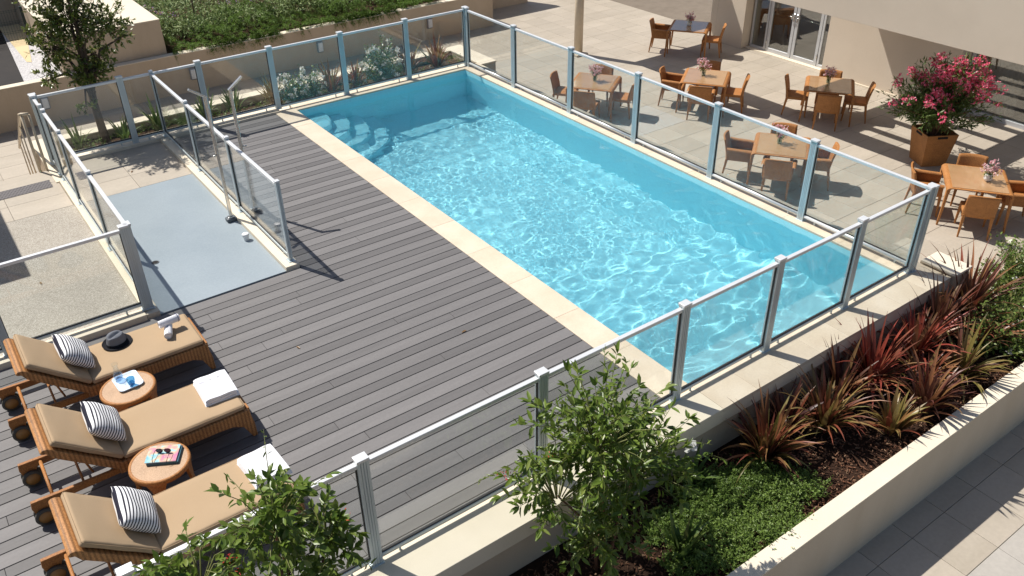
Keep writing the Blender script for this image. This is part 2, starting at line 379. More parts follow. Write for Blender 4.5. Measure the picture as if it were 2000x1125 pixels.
def covermat():
    """printed magazine cover: soft washes of turquoise, peach and pink"""
    m, N, L, b = newmat('printed_cover'); setc(b, (0.7, 0.7, 0.7), 0.3)
    f = noise(N, L, objco(N), 11, 2); g = noise(N, L, objco(N), 26, 1)
    col = ramp(N, L, f, [(0.30, (0.10, 0.42, 0.55)), (0.43, (0.30, 0.58, 0.62)), (0.50, (0.70, 0.46, 0.24)), (0.57, (0.72, 0.30, 0.24)), (0.70, (0.62, 0.12, 0.28))])
    col = mixc(N, L, 0.18, col, ramp(N, L, g, [(0.4, (0.8, 0.76, 0.7)), (0.6, (0.20, 0.50, 0.65))]))
    L.new(col, b.inputs['Base Color']); return m
M['cover'] = covermat()

def watermat():
    m, N, L, b = newmat('pool_water'); N.remove(b)
    g = N.new('ShaderNodeBsdfGlass'); g.inputs['Roughness'].default_value = 0.0; g.inputs['IOR'].default_value = 1.333
    g.inputs['Color'].default_value = (0.90, 0.985, 1.0, 1)
    t = N.new('ShaderNodeBsdfTransparent'); t.inputs['Color'].default_value = (0.87, 0.975, 1.0, 1)
    mx = N.new('ShaderNodeMixShader'); mx.inputs[0].default_value = 0.28
    L.new(g.outputs[0], mx.inputs[1]); L.new(t.outputs[0], mx.inputs[2])
    L.new(mx.outputs[0], N['Material Output'].inputs['Surface']); return m
M['water'] = watermat()
# ================================================================== THE SETTING
G = -1.4                                                  # level of the lower terrace
X0, X1, Y0, Y1 = -3.867, -0.153, 0.061, 9.986             # inner edges of the pool
DX = -4.249                                               # deck edge along the coping

def slab(name, lo, hi, mat, bev=0.0, parent=None, **kw):
    mb = MB().box(lo, hi)
    me = bevmesh(mb, bev, 2, name) if bev else mb.mesh(name)
    return obj(name, me, mat, parent, **kw)

# ---- ground sheet (grout bed of the terrace) and its tiles
ground = obj('ground', MB().add([(-70,-70,G-0.010),(90,-70,G-0.010),(90,110,G-0.010),(-70,110,G-0.010)], [(0,1,2,3)]), M['grout'], kind='structure')
tile_me = bevmesh(MB().box((-0.2975,-0.2975,-0.016),(0.2975,0.2975,0.0)), 0.003, 1, 'tile')
tile_meshes = {}
for k in ('tile', 'tile_grey', 'tile_pale'):
    me = tile_me.copy(); me.materials.append(M[k]); tile_meshes[k] = me
cand = []
def tiles_in(x0, x1, y0, y1, phx, phy, skip=None):
    i0 = math.floor((x0-phx)/0.6); i1 = math.ceil((x1-phx)/0.6)
    j0 = math.floor((y0-phy)/0.6); j1 = math.ceil((y1-phy)/0.6)
    for i in range(i0, i1):
        for j in range(j0, j1):
            cx, cy = phx+0.6*i+0.3, phy+0.6*j+0.3
            if skip and skip(cx, cy): continue
            p = px((cx, cy, G))
            vis = p is not None and -60 < p[0] < 2060 and -60 < p[1] < 1185
            cand.append((-(1e6 if vis else 0) + (p[2] if p else 1e5), cx, cy))
tiles_in(0.4, 9.2, -0.9, 19.0, 0.379, 0.404, lambda x, y: (x < 0.9 and y < 11.3))
tiles_in(-8.9, 0.3, 11.6, 16.1, 0.379, 0.404)
tiles_in(-5.6, 3.6, -4.6, -1.9, 0.509, 0.404)
cand.sort()
def tile_kind(cx, cy):
    r = random.Random(int(cx*977+cy*331)).random()
    if cy < -2.6 and cx < 2.0: return 'tile_grey'
    if 2.6 < cx < 5.2 and 10.8 < cy < 12.0: return 'tile_grey'
    if 2.4 < cx < 3.8 and 7.8 < cy < 8.8: return 'tile_grey'
    return 'tile_pale' if r < 0.22 else 'tile'
for n_, (d_, cx, cy) in enumerate(cand[:300]):
    if d_ > 0: break
    t = obj('tile', tile_meshes[tile_kind(cx, cy)], None, ground, (cx, cy, G))
    t.rotation_euler = (rnd.uniform(-.0012,.0012), rnd.uniform(-.0012,.0012), 0)
rest = MB()
for d_, cx, cy in cand[300:]:
    rest.box((cx-.2975, cy-.2975, G-.012), (cx+.2975, cy+.2975, G-0.0004*rnd.random()))
obj('tile_field', rest, M['tile'], ground, kind='stuff')

# ---- pool shell: a closed basin with rounded floor edge, curved corner steps
def pool_shell():
    mb = MB(); ZT, ZF = -0.03, -1.36
    mb.add([(X0,Y0,ZF),(X1,Y0,ZF),(X1,Y1,ZF),(X0,Y1,ZF)], [(0,1,2,3)])
    c = [(X0,Y0),(X1,Y0),(X1,Y1),(X0,Y1)]
    for i in range(4):
        a, b = c[i], c[(i+1)%4]
        mb.add([(a[0],a[1],ZF),(b[0],b[1],ZF),(b[0],b[1],ZT),(a[0],a[1],ZT)], [(3,2,1,0)])
    o = 0.16                                              # outer faces of the raised basin
    return mb
pool = obj('pool_basin', pool_shell(), M['liner'], kind='structure')
pool.cycles.is_caustics_receiver = True
def step_poly(rx, ry, n=24):
    # quarter of a super-ellipse in the far left corner
    p = [(X0+0.002, Y1-0.002)]
    q = [(X0+0.002 + rx*abs(math.cos(a))**0.8, Y1-0.002 - ry*abs(math.sin(a))**0.8) for a in [PI/2*k/n for k in range(n+1)]]
    return p + list(reversed(q))
for k in range(4):
    st = obj('pool_step', bevmesh(MB().prism(step_poly(0.52+0.33*k, 0.72+0.30*k), -1.355, -0.27-0.27*k), 0.02, 2, 'pool_step', True), M['liner'], pool)
    st.cycles.is_caustics_receiver = True
obj('return_nozzle', MB().lathe([(0,0.012),(0.03,0.012),(0.04,0)], 14).lathe([(0,0.013),(0.012,0.013)], 10), M['plastic_w'], pool, (X1-0.001, 0.72, -0.62), (0, -PI/2, 0))

# ---- water: a height field fine enough for real caustics
def field(lmin, lmax, p, seed, aniso=(1.0, 1.0)):
    r = np.random.default_rng(seed); n = 1024; s = 14.0
    k = np.fft.fftfreq(n, s/n)*2*np.pi; KX, KY = np.meshgrid(k, k)
    K = np.hypot(KX*aniso[0], KY*aniso[1]); lam = 2*np.pi/np.maximum(K, 1e-6)
    A = np.where((lam > lmin) & (lam < lmax), np.maximum(K, 1e-6)**-p, 0)
    f = np.fft.ifft2(A*(r.normal(size=(n, n)) + 1j*r.normal(size=(n, n)))).real
    return f/f.std(), s, n
def samp(F, x, y):
    f, s, n = F; u = (x % s)/s*n; v = (y % s)/s*n; i = np.floor(u).astype(int); j = np.floor(v).astype(int)
    a = u-i; b = v-j; i1 = (i+1) % n; j1 = (j+1) % n; i %= n; j %= n
    return f[j,i]*(1-a)*(1-b) + f[j,i1]*a*(1-b) + f[j1,i]*(1-a)*b + f[j1,i1]*a*b
def make_water():
    nx, ny = 300, 800
    x = np.linspace(X0, X1, nx); y = np.linspace(Y0, Y1, ny); XX, YY = np.meshgrid(x, y)
    big = field(0.45, 1.5, 1.4, 11, (1.0, 0.72)); near = field(0.30, 0.75, 1.0, 14, (1.0, 0.7)); mid = field(0.20, 0.5, 1.2, 5); fine = field(0.085, 0.20, 0.8, 9)
    mask = samp(field(1.2, 4.0, 1.0, 21), XX, YY)
    s = lambda a, b, t: np.clip((t-a)/(b-a), 0, 1)**2*(3-2*np.clip((t-a)/(b-a), 0, 1))
    chop = s(1.5, 4.2, YY + 0.5*mask)*(1-0.75*s(8.6, 9.9, YY))*(1-0.6*s(-0.75, -0.2, XX))
    Z = -0.115 + (0.0032-0.0014*s(4.0, 6.5, YY)-0.0008*s(8.0, 9.2, YY))*samp(big, XX, YY) + 0.0056*(1-s(2.2, 4.8, YY))*samp(near, XX, YY) + 0.0010*(0.2+chop)*samp(mid, XX, YY) + chop*(0.6+0.4*np.clip(mask, -1, 1))*0.00085*samp(fine, XX, YY)
    V = np.stack([XX, YY, Z], -1).reshape(-1, 3)
    I = np.arange(nx*ny).reshape(ny, nx)
    F = np.stack([I[:-1,:-1], I[:-1,1:], I[1:,1:], I[1:,:-1]], -1).reshape(-1, 4)
    return npmesh('water', V, F)
water = obj('water', make_water(), M['water'], kind='structure')
water.cycles.is_caustics_caster = True

# ---- coping stones round the pool
coping = obj('coping', MB().box((X0-0.36, Y0-0.44, -0.10), (X0-0.004, Y1+0.42, -0.034)).box((X1+0.004, Y0-0.44, -0.10), (X1+0.39, Y1+0.42, -0.034))
             .box((X0-0.003, Y0-0.44, -0.10), (X1+0.003, Y0-0.004, -0.034)).box((X0-0.003, Y1+0.004, -0.10), (X1+0.003, Y1+0.42, -0.034)), M['kerb'], kind='structure')
def stone_row(a0, a1, b0, b1, axis, n, z=0.0, th=0.032, parent=coping, mat=None):
    L = (a1-a0)/n
    me = bevmesh(MB().box((-L/2+0.0008, -(b1-b0)/2, -th), (L/2-0.0008, (b1-b0)/2, 0)) if axis == 0 else
                 MB().box((-(b1-b0)/2, -L/2+0.0008, -th), ((b1-b0)/2, L/2-0.0008, 0)), 0.003, 2, 'coping_stone')
    for k in range(n):
        c = a0 + L*(k+0.5)
        obj('coping_stone', me, mat or M['travertine'], parent, ((c, (b0+b1)/2, z+rnd.uniform(-.0006,.0006)) if axis == 0 else ((b0+b1)/2, c, z+rnd.uniform(-.0006,.0006))))
stone_row(Y0-0.02, Y1+0.16, DX+0.003, X0, 1, 11)                 # along the deck
stone_row(Y0-0.02, Y1+0.16, X1, 0.256, 1, 11)                    # along the terrace
stone_row(X0, X1, Y1, Y1+0.43, 0, 5)                             # far end
# ledge at the near end: wide slabs with an overhanging edge, from the deck to the corner block
ledge = obj('ledge', MB().box((-13.0, -0.36, -0.62), (0.25, -0.03, -0.05)), M['stucco'], kind='structure')
stone_row(-3.867, 0.256, -0.405, Y0-0.022, 0, 8, 0.0, 0.045, ledge)
slab('ledge_fascia', (-3.867, -0.400, -0.19), (0.256, -0.361, -0.047), M['stucco_pale'], 0, ledge)
slab('rendered_ledge', (-13.0, -0.405, -0.19), (-3.869, Y0-0.04, 0.0), M['stucco_pale'], 0.004, ledge)
# basin outer wall on the terrace side
slab('basin_wall', (0.004, -0.02, G-0.02), (0.235, 10.5, -0.036), M['stucco'], 0, kind='structure')

# ---- deck of alternating wide and narrow boards
deck = obj('deck', MB().box((-13.0, Y0-0.02, -0.10), (DX-0.004, 4.78, -0.035)).box((-6.15, 4.781, -0.10), (DX-0.004, 10.05, -0.035)), M['void'], kind='structure')
def board_rows():
    k = 0; out = []
    P = 0.3093
    for i in range(-6, 28):
        y = 1.8 + P*i
        out.append((y-0.132, y-0.0045, 'deck_narrow')); out.append((y+0.0045, y+P-0.141, 'deck_wide'))
    return out
for (ya, yb, mk) in board_rows():
    if yb < Y0+0.02 or ya > 10.0: continue
    ya = max(ya, Y0-0.02)
    xa = -12.6 if yb < 4.82 else -6.14
    if ya < 4.82 < yb: xa = -6.14
    cuts = [xa]
    if xa < -8:
        c = rnd.uniform(-10.9, -7.5)
        while c < DX-0.9: cuts.append(c); c += rnd.uniform(2.9, 3.9)
    elif rnd.random() < 0.2: cuts.append(rnd.uniform(-5.6, -4.8))
    cuts.append(DX)
    for a, b in zip(cuts[:-1], cuts[1:]):
        me = bevmesh(MB().box((a+0.0012, ya, -0.03), (b-0.0012, yb, 0.0)), 0.0025, 1, 'board')
        obj('board', me, M[mk], deck, (0, 0, -0.004+rnd.uniform(-.0007,.0007)))

# ---- foot-bath pad, tiled corridor, landing, aggregate walk and the stairs down
slab('pad', (-7.93, 4.80, -0.08), (-6.325, 8.462, -0.006), M['pad'], 0.003, kind='structure')
corridor = slab('corridor_floor', (-7.93, 8.464, -0.10), (-6.325, 10.08, -0.022), M['grout'], 0, kind='structure')
land = slab('landing', (-10.5, 8.474, -0.10), (-8.09, 10.02, -0.022), M['grout'], 0, kind='structure')
def small_tiles(parent, x0, x1, y0, y1, nx, ny, z, offx=0.0):
    w, h = (x1-x0)/nx, (y1-y0)/ny
    me = bevmesh(MB().box((-w/2+.002, -h/2+.002, -0.015), (w/2-.002, h/2-.002, 0)), 0.002, 1, 'tile')
    me.materials.append(M['tile_pale'])
    for i in range(nx):
        for j in range(ny):
            obj('tile', me, None, parent, (x0+w*(i+.5), y0+h*(j+.5), z+rnd.uniform(-.0005,.0005)))
small_tiles(corridor, -7.93, -6.325, 8.464, 10.08, 2, 3, -0.006)
small_tiles(land, -10.5, -8.09, 8.474, 10.02, 3, 3, -0.006)
slab('aggregate_walk', (-13, 4.93, -0.12), (-8.085, 8.472, -0.008), M['aggregate'], 0, kind='structure')
mat_o = obj('tactile_strip', MB().box((-10.4, 9.31, 0), (-8.2, 9.62, 0.004)), M['tactile'], land, (0, 0, -0.004))
studs = MB()
for i in range(44):
    for j in range(6):
        x, y = -10.38+0.05*i+0.025*(j % 2), 9.34+0.05*j
        studs.lathe([(0.014,0.004),(0.011,0.009),(0,0.009)], 6, (x, y, 0))
obj('stud_field', studs, M['tactile'], land, (0, 0, -0.004), kind='stuff')
stairs = slab('stairs', (-10.5, 10.02, G-0.02), (-8.12, 10.06, -0.03), M['tile_pale'], 0, kind='structure')
for k in range(8):
    slab('step', (-10.5, 10.061+0.3*k, G-0.01), (-8.12, 10.36+0.3*k, -0.17-0.165*k), M['tile_pale'], 0.004, stairs)
# earth core below the raised platform
obj('platform', MB().box((-13, -0.03, G-0.3), (X0-0.02, 10.02, -0.13)).box((-8.08, 10.021, G-0.3), (0.2, 10.05, -0.13)), M['stucco'], kind='structure')

# ---- kerbs carrying the fences
def kerb(name, lo, hi, mat='kerb', lab=None, cat='kerb'):
    return slab(name, lo, hi, M[mat], 0.006, label=lab, cat=cat)
kerb('kerb', (-6.325, 4.79, -0.05), (-6.14, 10.06, 0.05), 'stucco_pale', 'long pale kerb under the short fence beside the blue-grey pad')
kerb('kerb', (-8.085, 4.79, -0.05), (-7.932, 9.40, 0.05), 'stucco_pale', 'pale kerb between the blue-grey pad and the aggregate walk')
kerb('kerb', (-13.0, 4.76, -0.05), (-8.09, 4.925, 0.07), 'stucco_pale', 'pale kerb behind the loungers in front of the aggregate walk')
kerb('kerb', (-7.93, 10.09, -0.4), (-4.155, 10.43, 0.05), 'kerb', 'pale stone kerb under the far fence, left of the pool')
kerb('kerb', (-6.138, 10.055, -0.03), (-4.16, 10.088, 0.03), 'kerb', 'low stone upstand where the deck boards meet the far kerb')

# ---- planting bed behind the far fence
slab('planter_soil', (-8.0, 10.42, -0.6), (0.3, 11.2, -0.16), M['soil'], 0, kind='structure')
pw = empty('planter_wall', (-3.7, 11.3, G), 0, label='pale low wall along the back of the far planting bed', cat='wall')
def pslab(name, lo, hi, mat, parent, bev=0.006):
    o = parent.location
    return slab(name, tuple(lo[i]-o[i] for i in range(3)), tuple(hi[i]-o[i] for i in range(3)), mat, bev, parent)
pslab('wall_body', (-8.06, 11.205, G), (0.62, 11.40, -0.03), M['stucco'], pw, 0.004)
pslab('coping_slab', (-8.08, 11.19, -0.028), (0.655, 11.43, 0.0), M['stucco_pale'], pw)
blk = empty('end_block', (0.45, 10.3, G), 0, label='square pale stone block closing the bed at the far pool corner', cat='block')
pslab('block_body', (0.262, 10.03, G), (0.64, 11.18, -0.03), M['stucco'], blk, 0.004)
pslab('block_top', (0.258, 10.015, -0.029), (0.655, 11.188, 0.002), M['kerb'], blk)
blk2 = empty('corner_block', (0.42, -0.23, G), 0, label='raised pale stone block at the near right pool corner', cat='block')
pslab('block_body', (0.262, -0.445, G), (0.595, 0.03, 0.028), M['stucco'], blk2, 0.004)
pslab('block_top', (0.236, -0.465, 0.03), (0.607, 0.006, 0.062), M['kerb'], blk2)
sw = empty('stair_wall', (-8.05, 10.4, G), 0, label='cream stepped side wall of the stairs below the gate', cat='wall')
pslab('wall_body', (-8.118, 9.42, G), (-8.02, 11.44, -0.03), M['stucco'], sw, 0.004)
pslab('wall_top', (-8.13, 9.42, -0.028), (-7.94, 11.44, 0.012), M['stucco_pale'], sw)

# ---- near planting bed: mulch, outer wall
obj('mulch_bed', MB().grid(lambda u, v: (-13+16.2*u, -1.62+1.28*v, -0.64+0.02*math.sin(9*u*7)*math.cos(5*v)), 120, 14), M['mulch_base'], kind='structure')
ow = empty('planter_wall', (-5, -1.7, G), 0, label='long rendered planter wall with wide cream top, lower right', cat='wall')
pslab('wall_body', (-13.0, -1.755, G-0.02), (3.3, -1.60, -0.532), M['stucco_mid'], ow, 0.004)
pslab('wall_top', (-13.0, -1.762, -0.53), (3.31, -1.575, -0.515), M['stucco_pale'], ow, 0.005)
ew = empty('planter_wall', (3.2, -0.8, G), 0, label='short end wall of the near bed below the rose bush', cat='wall')
pslab('wall_body', (3.06, -1.565, G), (3.28, -0.5, -0.56), M['stucco_pale'], ew, 0.006)
bench = empty('stone_bench', (1.1, -0.36, G), 0, label='low white stone bench edge behind the rose bush', cat='bench')
pslab('bench_body', (0.62, -0.46, G), (3.05, -0.27, -0.62), M['stucco_pale'], bench, 0.006)

# ---- long back wall with wall lights, raised bed, block, wire fence
bw = empty('garden_wall', (-2, 16.3, G), 0, label='long beige garden wall with lamps and juniper hanging over it', cat='wall')
pslab('wall_body', (-14.0, 16.22, G-0.02), (4.86, 16.42, -0.482), M['stucco'], bw, 0.004)
pslab('wall_top', (-14.0, 16.215, -0.48), (4.865, 16.43, -0.462), M['stucco_pale'], bw, 0.004)
rw = empty('garden_wall', (5, 17.4, G), 0, label='beige wall set back at the far end of the terrace', cat='wall')
pslab('wall_body', (4.70, 16.44, G-0.02), (4.86, 17.66, 0.15), M['stucco'], rw, 0.004)
pslab('wall_body', (4.86, 17.66, G-0.02), (7.2, 17.9, 0.30), M['stucco'], rw, 0.004)
pslab('wall_body', (8.6, 17.5, G-0.02), (16.0, 17.9, 0.30), M['stucco'], rw, 0.004)
obj('raised_bed', MB().grid(lambda u, v: (-4.33+9.0*u, 16.43+8.0*v, -0.52+0.9*v*0.25), 12, 12), M['soil'], kind='structure')
gb = empty('concrete_block', (-5.4, 16.5, -0.5), 0, label='big beige rendered box with cream top behind the tree', cat='block')
pslab('block_body', (-6.62, 16.45, -0.52), (-4.34, 23.0, 0.318), M['stucco'], gb, 0.004)
pslab('block_top', (-6.625, 16.445, 0.32), (-4.335, 23.0, 0.342), M['stucco_pale'], gb, 0.004)
def flat(name, pts, z, mat, **kw): return obj(name, MB().add([(x,y,z) for x,y in pts], [tuple(range(len(pts)))]), mat, **kw)
flat('upper_ground', [(-14,16.43),(-6.63,16.43),(-6.63,30),(-14,30)], -0.50, M['shade_ground'], kind='structure')  # shade beside the gravel is put into the ground colour
flat('gravel_strip', [(-7.45,16.44),(-6.66,16.44),(-6.66,20.2),(-7.16,20.9)], -0.475, M['gravel_w'], kind='structure')
flat('paving_strip', [(-7.13,17.9),(-7.04,17.8),(-6.66,20.6),(-6.66,21.5),(-7.16,21.5)], -0.468, M['sand'], kind='structure')
hb = obj('boundary_wall', MB().box((-14,21.6,-0.5),(-6.63,21.85,2.2)), M['stucco'], label='tall beige boundary wall behind the wire fence, top left', cat='wall')
wf = empty('wire_fence', (-6.69, 19.83, -0.47), 0, label='dark green welded wire fence with one post, top left corner', cat='fence')
obj('post', bevmesh(MB().box((-0.03,-0.03,0),(0.03,0.03,0.80)), 0.004, 1), M['green_paint'], wf)
wm = MB()
for i in range(46): wm.tube([(-0.03-0.06*i, 0, 0.0), (-0.03-0.06*i, 0, 0.76)], 0.0028, 5)
for z in (0.04, 0.20, 0.24, 0.44, 0.48, 0.70, 0.74): wm.tube([(0,0.004,z),(-2.8,0.004,z)], 0.0032, 5)
obj('wire_mesh', wm, M['green_paint'], wf)
st = obj('garden_stake', MB().tube([(0,0,0),(0.01,0,0.75),(0.0,0.01,1.5)], [0.022,0.02,0.018], 8), plain('weathered_wood', (0.16,0.115,0.08), 0.85), None, (-3.12, 17.9, -0.42), label='brown wooden stake standing in the flower bed', cat='stake')
scr = empty('shade_canopy', (-11.5, 10.5, 0.0), 0, label='unseen canopy and wall added to shade the aggregate walk, past the left frame edge', cat='canopy')
pslab('roof_slab', (-13.5, 8.41, 2.50), (-9.77, 13.0, 2.68), M['stucco_pale'], scr, 0.004)  # unseen slab, added to cast the shadow at the walk's left end
pslab('wall', (-13.5, 8.5, -0.02), (-12.9, 12.9, 2.499), M['stucco'], scr, 0.004)
# ================================================================== FENCES
def post_mesh(h, w=0.098, d=0.066):
    """grooved aluminium post, long side along local x"""
    a, b, g, e = w/2, d/2, 0.007, 0.006
    prof = []
    def side(p, q, nrm, cuts):
        for t0, t1 in cuts:
            for t, dep in ((t0, 0), (t0, g), (t1, g), (t1, 0)):
                prof.append((p[0]+(q[0]-p[0])*t - nrm[0]*dep, p[1]+(q[1]-p[1])*t - nrm[1]*dep))
    prof.append((-a, -b)); side((-a,-b), (a,-b), (0,-1), ((.24,.30),(.46,.54),(.70,.76)))
    prof.append((a, -b)); side((a,-b), (a,b), (1,0), ((.42,.58),))
    prof.append((a, b)); side((a,b), (-a,b), (0,1), ((.24,.30),(.46,.54),(.70,.76)))
    prof.append((-a, b)); side((-a,b), (-a,-b), (-1,0), ((.42,.58),))
    return MB().prism(prof, 0, h).mesh('post')
_posts = {}
def fence_run(loc, rz, stops, h, label, z0=0.0, bottom=0.085, tube_bottom=False, skip_first=False, cat='fence', narrow=(), nopane=()):
    """posts at the given distances along local x, panes, rails and gaskets between them"""
    root = empty('glass_fence', loc, rz, label=label, cat=cat, group='glass pool fences')
    if h not in _posts: _posts[h] = (post_mesh(h-0.03), post_mesh(h-0.03, 0.055, 0.05), bevmesh(MB().box((-0.054,-0.042,0),(0.054,0.042,0.026)), 0.004, 2, 'cap'), bevmesh(MB().box((-0.034,-0.03,0),(0.034,0.03,0.024)), 0.004, 2, 'cap'), MB().lathe([(0.016,0),(0.014,0.006),(0.0,0.008)], 14).mesh('cap_screw'))
    pm, pn, cm, cn, sm = _posts[h]
    for i, s in enumerate(stops):
        if skip_first and i == 0: continue
        nr = i in narrow
        p = obj('post', pn if nr else pm, M['alu'], root, (s, 0, 0))
        c = obj('cap', cn if nr else cm, M['alu_cap'], p, (0, 0, h-0.0295))
        obj('base_plate', bevmesh(MB().box((-0.062,-0.046,0),(0.062,0.046,0.008)), 0.002, 1), M['alu'], p)
    for i in range(len(stops)-1):
        if i in nopane: continue
        a, b = stops[i]+0.046, stops[i+1]-0.046
        if i in narrow: a = stops[i]+0.026
        if i+1 in narrow: b = stops[i+1]-0.026
        zt = h-0.075
        obj('top_rail', bevmesh(MB().box((a,-0.024,zt-0.012),(b,0.024,zt+0.026)), 0.005, 2, 'top_rail'), M['alu_cap'], root)
        if tube_bottom: obj('bottom_rail', MB().tube([(a,0,bottom-0.012),(b,0,bottom-0.012)], 0.028, 12), M['alu_cap'], root)
        else: obj('bottom_rail', bevmesh(MB().box((a,-0.02,bottom-0.03),(b,0.02,bottom+0.006)), 0.006, 2, 'bottom_rail'), M['alu'], root)
        obj('glass_pane', MB().box((a+0.006,-0.0045,bottom+0.0105),(b-0.006,0.0045,zt-0.0165)), M['pane'], root)
        gk = MB().box((a,-0.011,bottom+0.0065),(b,0.011,bottom+0.0215)).box((a,-0.010,bottom+0.022),(a+0.011,0.010,zt-0.013)).box((b-0.011,-0.010,bottom+0.022),(b,0.010,zt-0.013))
        obj('gasket', gk, M['gasket'], root)
        for q in (a+0.18, b-0.18):
            obj('foot', MB().tube([(q,0,0),(q,0,bottom-0.02)], 0.012, 8), M['alu'], root)
    return root

fence_run((-7.996, 10.156, 0.04), 0, [0, 1.296, 2.578, 3.85], 1.16, 'glass fence across the far side, between the tree and the deck', narrow=())
fence_run((-4.146, 10.156, 0.0), 0, [0, 1.383, 2.764, 4.146], 1.20, 'glass fence along the far short end of the pool', skip_first=True)
fence_run((0.0, 0.0, 0.0), PI/2, [0, 1.691, 3.394, 5.096, 6.789, 8.491, 10.156-0.06], 1.20, 'long glass fence between the pool and the terrace tables', tube_bottom=True)
fence_run((-14.53, 0.0, 0.0), 0, [0, 1.728, 3.457, 5.186, 6.915, 8.642, 10.369, 11.754, 13.155, 14.53-0.055], 1.20, 'long glass fence along the near side behind the red-leaved plants')
fence_run((-6.20, 4.93, 0.05), PI/2, [0, 1.732, 3.464, 5.196], 1.15, 'short glass fence between the blue-grey pad and the deck', narrow=(0,1,2,3))
fence_run((-8.0, 4.93, 0.05), PI/2, [0, 1.74, 3.41, 4.43], 1.15, 'glass fence and gate between the aggregate walk and the pad', narrow=(1,2,3))
fence_run((-8.0, 9.60, 0.05), PI/2, [0, 0.50], 1.15, 'narrow glass panel beside the gate at the head of the stairs', narrow=(0,))
fence_run((-12.6, 4.90, 0.07), 0, [0, 1.53, 3.06, 4.555], 1.13, 'glass fence behind the loungers facing the aggregate walk')

# stair handrail
hr = empty('handrail', (-8.24, 10.03, 0.0), 0, label='pale metal handrail descending the stairs at the left', cat='handrail')
obj('post', MB().tube([(0,0,-0.02),(0,0.0,0.93)], 0.022, 8), M['pole'], hr)
obj('post', MB().tube([(0.10,-0.02,-0.02),(0.10,0.0,0.93)], 0.02, 8), M['pole'], hr)
obj('rail', MB().tube([(0.10,-0.01,0.95),(0,0,0.96),(0.0,0.3,0.86),(0.0,2.4,-0.42)], 0.024, 8), M['pole'], hr)
for k in range(2, 8, 2): obj('baluster', MB().tube([(0,0.3+0.3*k,0.86-0.183*k),(0,0.3+0.3*k,-0.35-0.165*k)], 0.012, 6), M['pole'], hr)

# outdoor shower posts either side of the short fence
for (x, y, sx, lab) in ((-6.39, 6.56, -1, 'steel shower post with slanted head standing on the blue-grey pad'), (-6.03, 6.63, 1, 'steel shower post with slanted head on the deck side of the fence')):
    r = empty('shower_post', (x, y, -0.006), 0, label=lab, cat='shower', group='outdoor shower posts')
    obj('base', bevmesh(MB().box((-0.075,-0.055,0),(0.075,0.055,0.055)), 0.015, 3, 'base', True), M['dark_grey'], r)
    obj('foot_plate', bevmesh(MB().box((-0.045,-0.035,0.055),(0.045,0.035,0.075)), 0.006, 2), M['steel'], r)
    obj('column', bevmesh(MB().box((-0.022,-0.016,0.07),(0.022,0.016,1.83)), 0.005, 2), M['steel'], r)
    hd = bevmesh(MB().box((0,-0.022,-0.014),(0.26,0.022,0.014)), 0.005, 2)
    o = obj('shower_head', hd, M['steel'], r, (-0.02*sx, 0, 1.825)); o.rotation_euler = (0, -0.62, 0 if sx > 0 else PI)
    obj('tap', MB().tube([(0,0,0),(0.05*sx,-0.03,0)], 0.012, 8), M['steel'], r, (0.02*sx, -0.01, 1.02))
vc = empty('vent_cap', (-6.43, 5.90, -0.006), 0, label='small white capped vent pipe standing on the blue-grey pad', cat='vent')
obj('pipe', MB().lathe([(0.036,0),(0.036,0.06)], 20), M['plastic_w'], vc)
obj('lid', MB().lathe([(0.040,0.058),(0.048,0.06),(0.048,0.092),(0.042,0.098),(0,0.099)], 24), M['plastic_w'], vc)
dr = empty('floor_drain', (-7.62, 6.05, -0.005), 0, label='round dark drain hole in the blue-grey pad', cat='drain')
obj('ring', MB().lathe([(0.050,0.0),(0.050,0.003),(0.040,0.004),(0.038,0.001)], 20), M['dark_grey'], dr)
obj('grate', MB().lathe([(0.038,0.0012),(0,0.0012)], 20), M['void'], dr)

# ================================================================== BUILDING AND PERGOLA
bd = empty('building', (8.9, 7.0, G), 0, label='greige rendered building with glazed doors facing the terrace', cat='building')
def bslab(name, lo, hi, mat, bev=0.0, parent=bd):
    o = bd.location; return slab(name, tuple(lo[i]-o[i] for i in range(3)), tuple(hi[i]-o[i] for i in range(3)), M[mat], bev, parent)
ZT = 3.2
bslab('wall', (8.80, 10.30, G-0.02), (9.35, 11.24, ZT), 'facade')
bslab('wall', (8.81, 4.40, G-0.02), (9.35, 7.74, ZT), 'facade')
bslab('wall', (9.36, 4.0, G-0.02), (9.60, 4.395, ZT), 'facade')
bslab('wall', (8.80, 11.245, G-0.02), (14.0, 11.45, ZT), 'facade')
bslab('lintel', (8.83, 7.745, 0.95), (9.35, 10.295, ZT), 'facade')
bslab('lintel', (8.83, -4.0, 0.95), (9.35, 4.395, ZT), 'facade')
bslab('interior_floor', (9.30, -4.0, G-0.02), (14.0, 11.24, G+0.012), 'interior_floor')
bslab('interior_wall', (13.8, -4.0, G+0.013), (14.0, 11.24, ZT), 'interior')
bslab('interior_wall', (9.36, 7.2, G+0.013), (13.79, 7.35, ZT), 'interior')
bslab('interior_ceiling', (9.36, -4.0, 0.98), (13.79, 7.19, 1.05), 'interior')
bslab('interior_ceiling', (9.36, 7.36, 0.98), (13.79, 11.24, 1.05), 'interior')
bslab('sill', (8.95, 7.76, G-0.005), (9.30, 10.29, G+0.022), 'stucco_pale', 0.004)
bslab('skirting', (8.775, 4.42, G-0.005), (8.808, 7.735, G+0.045), 'stucco_pale', 0.003)
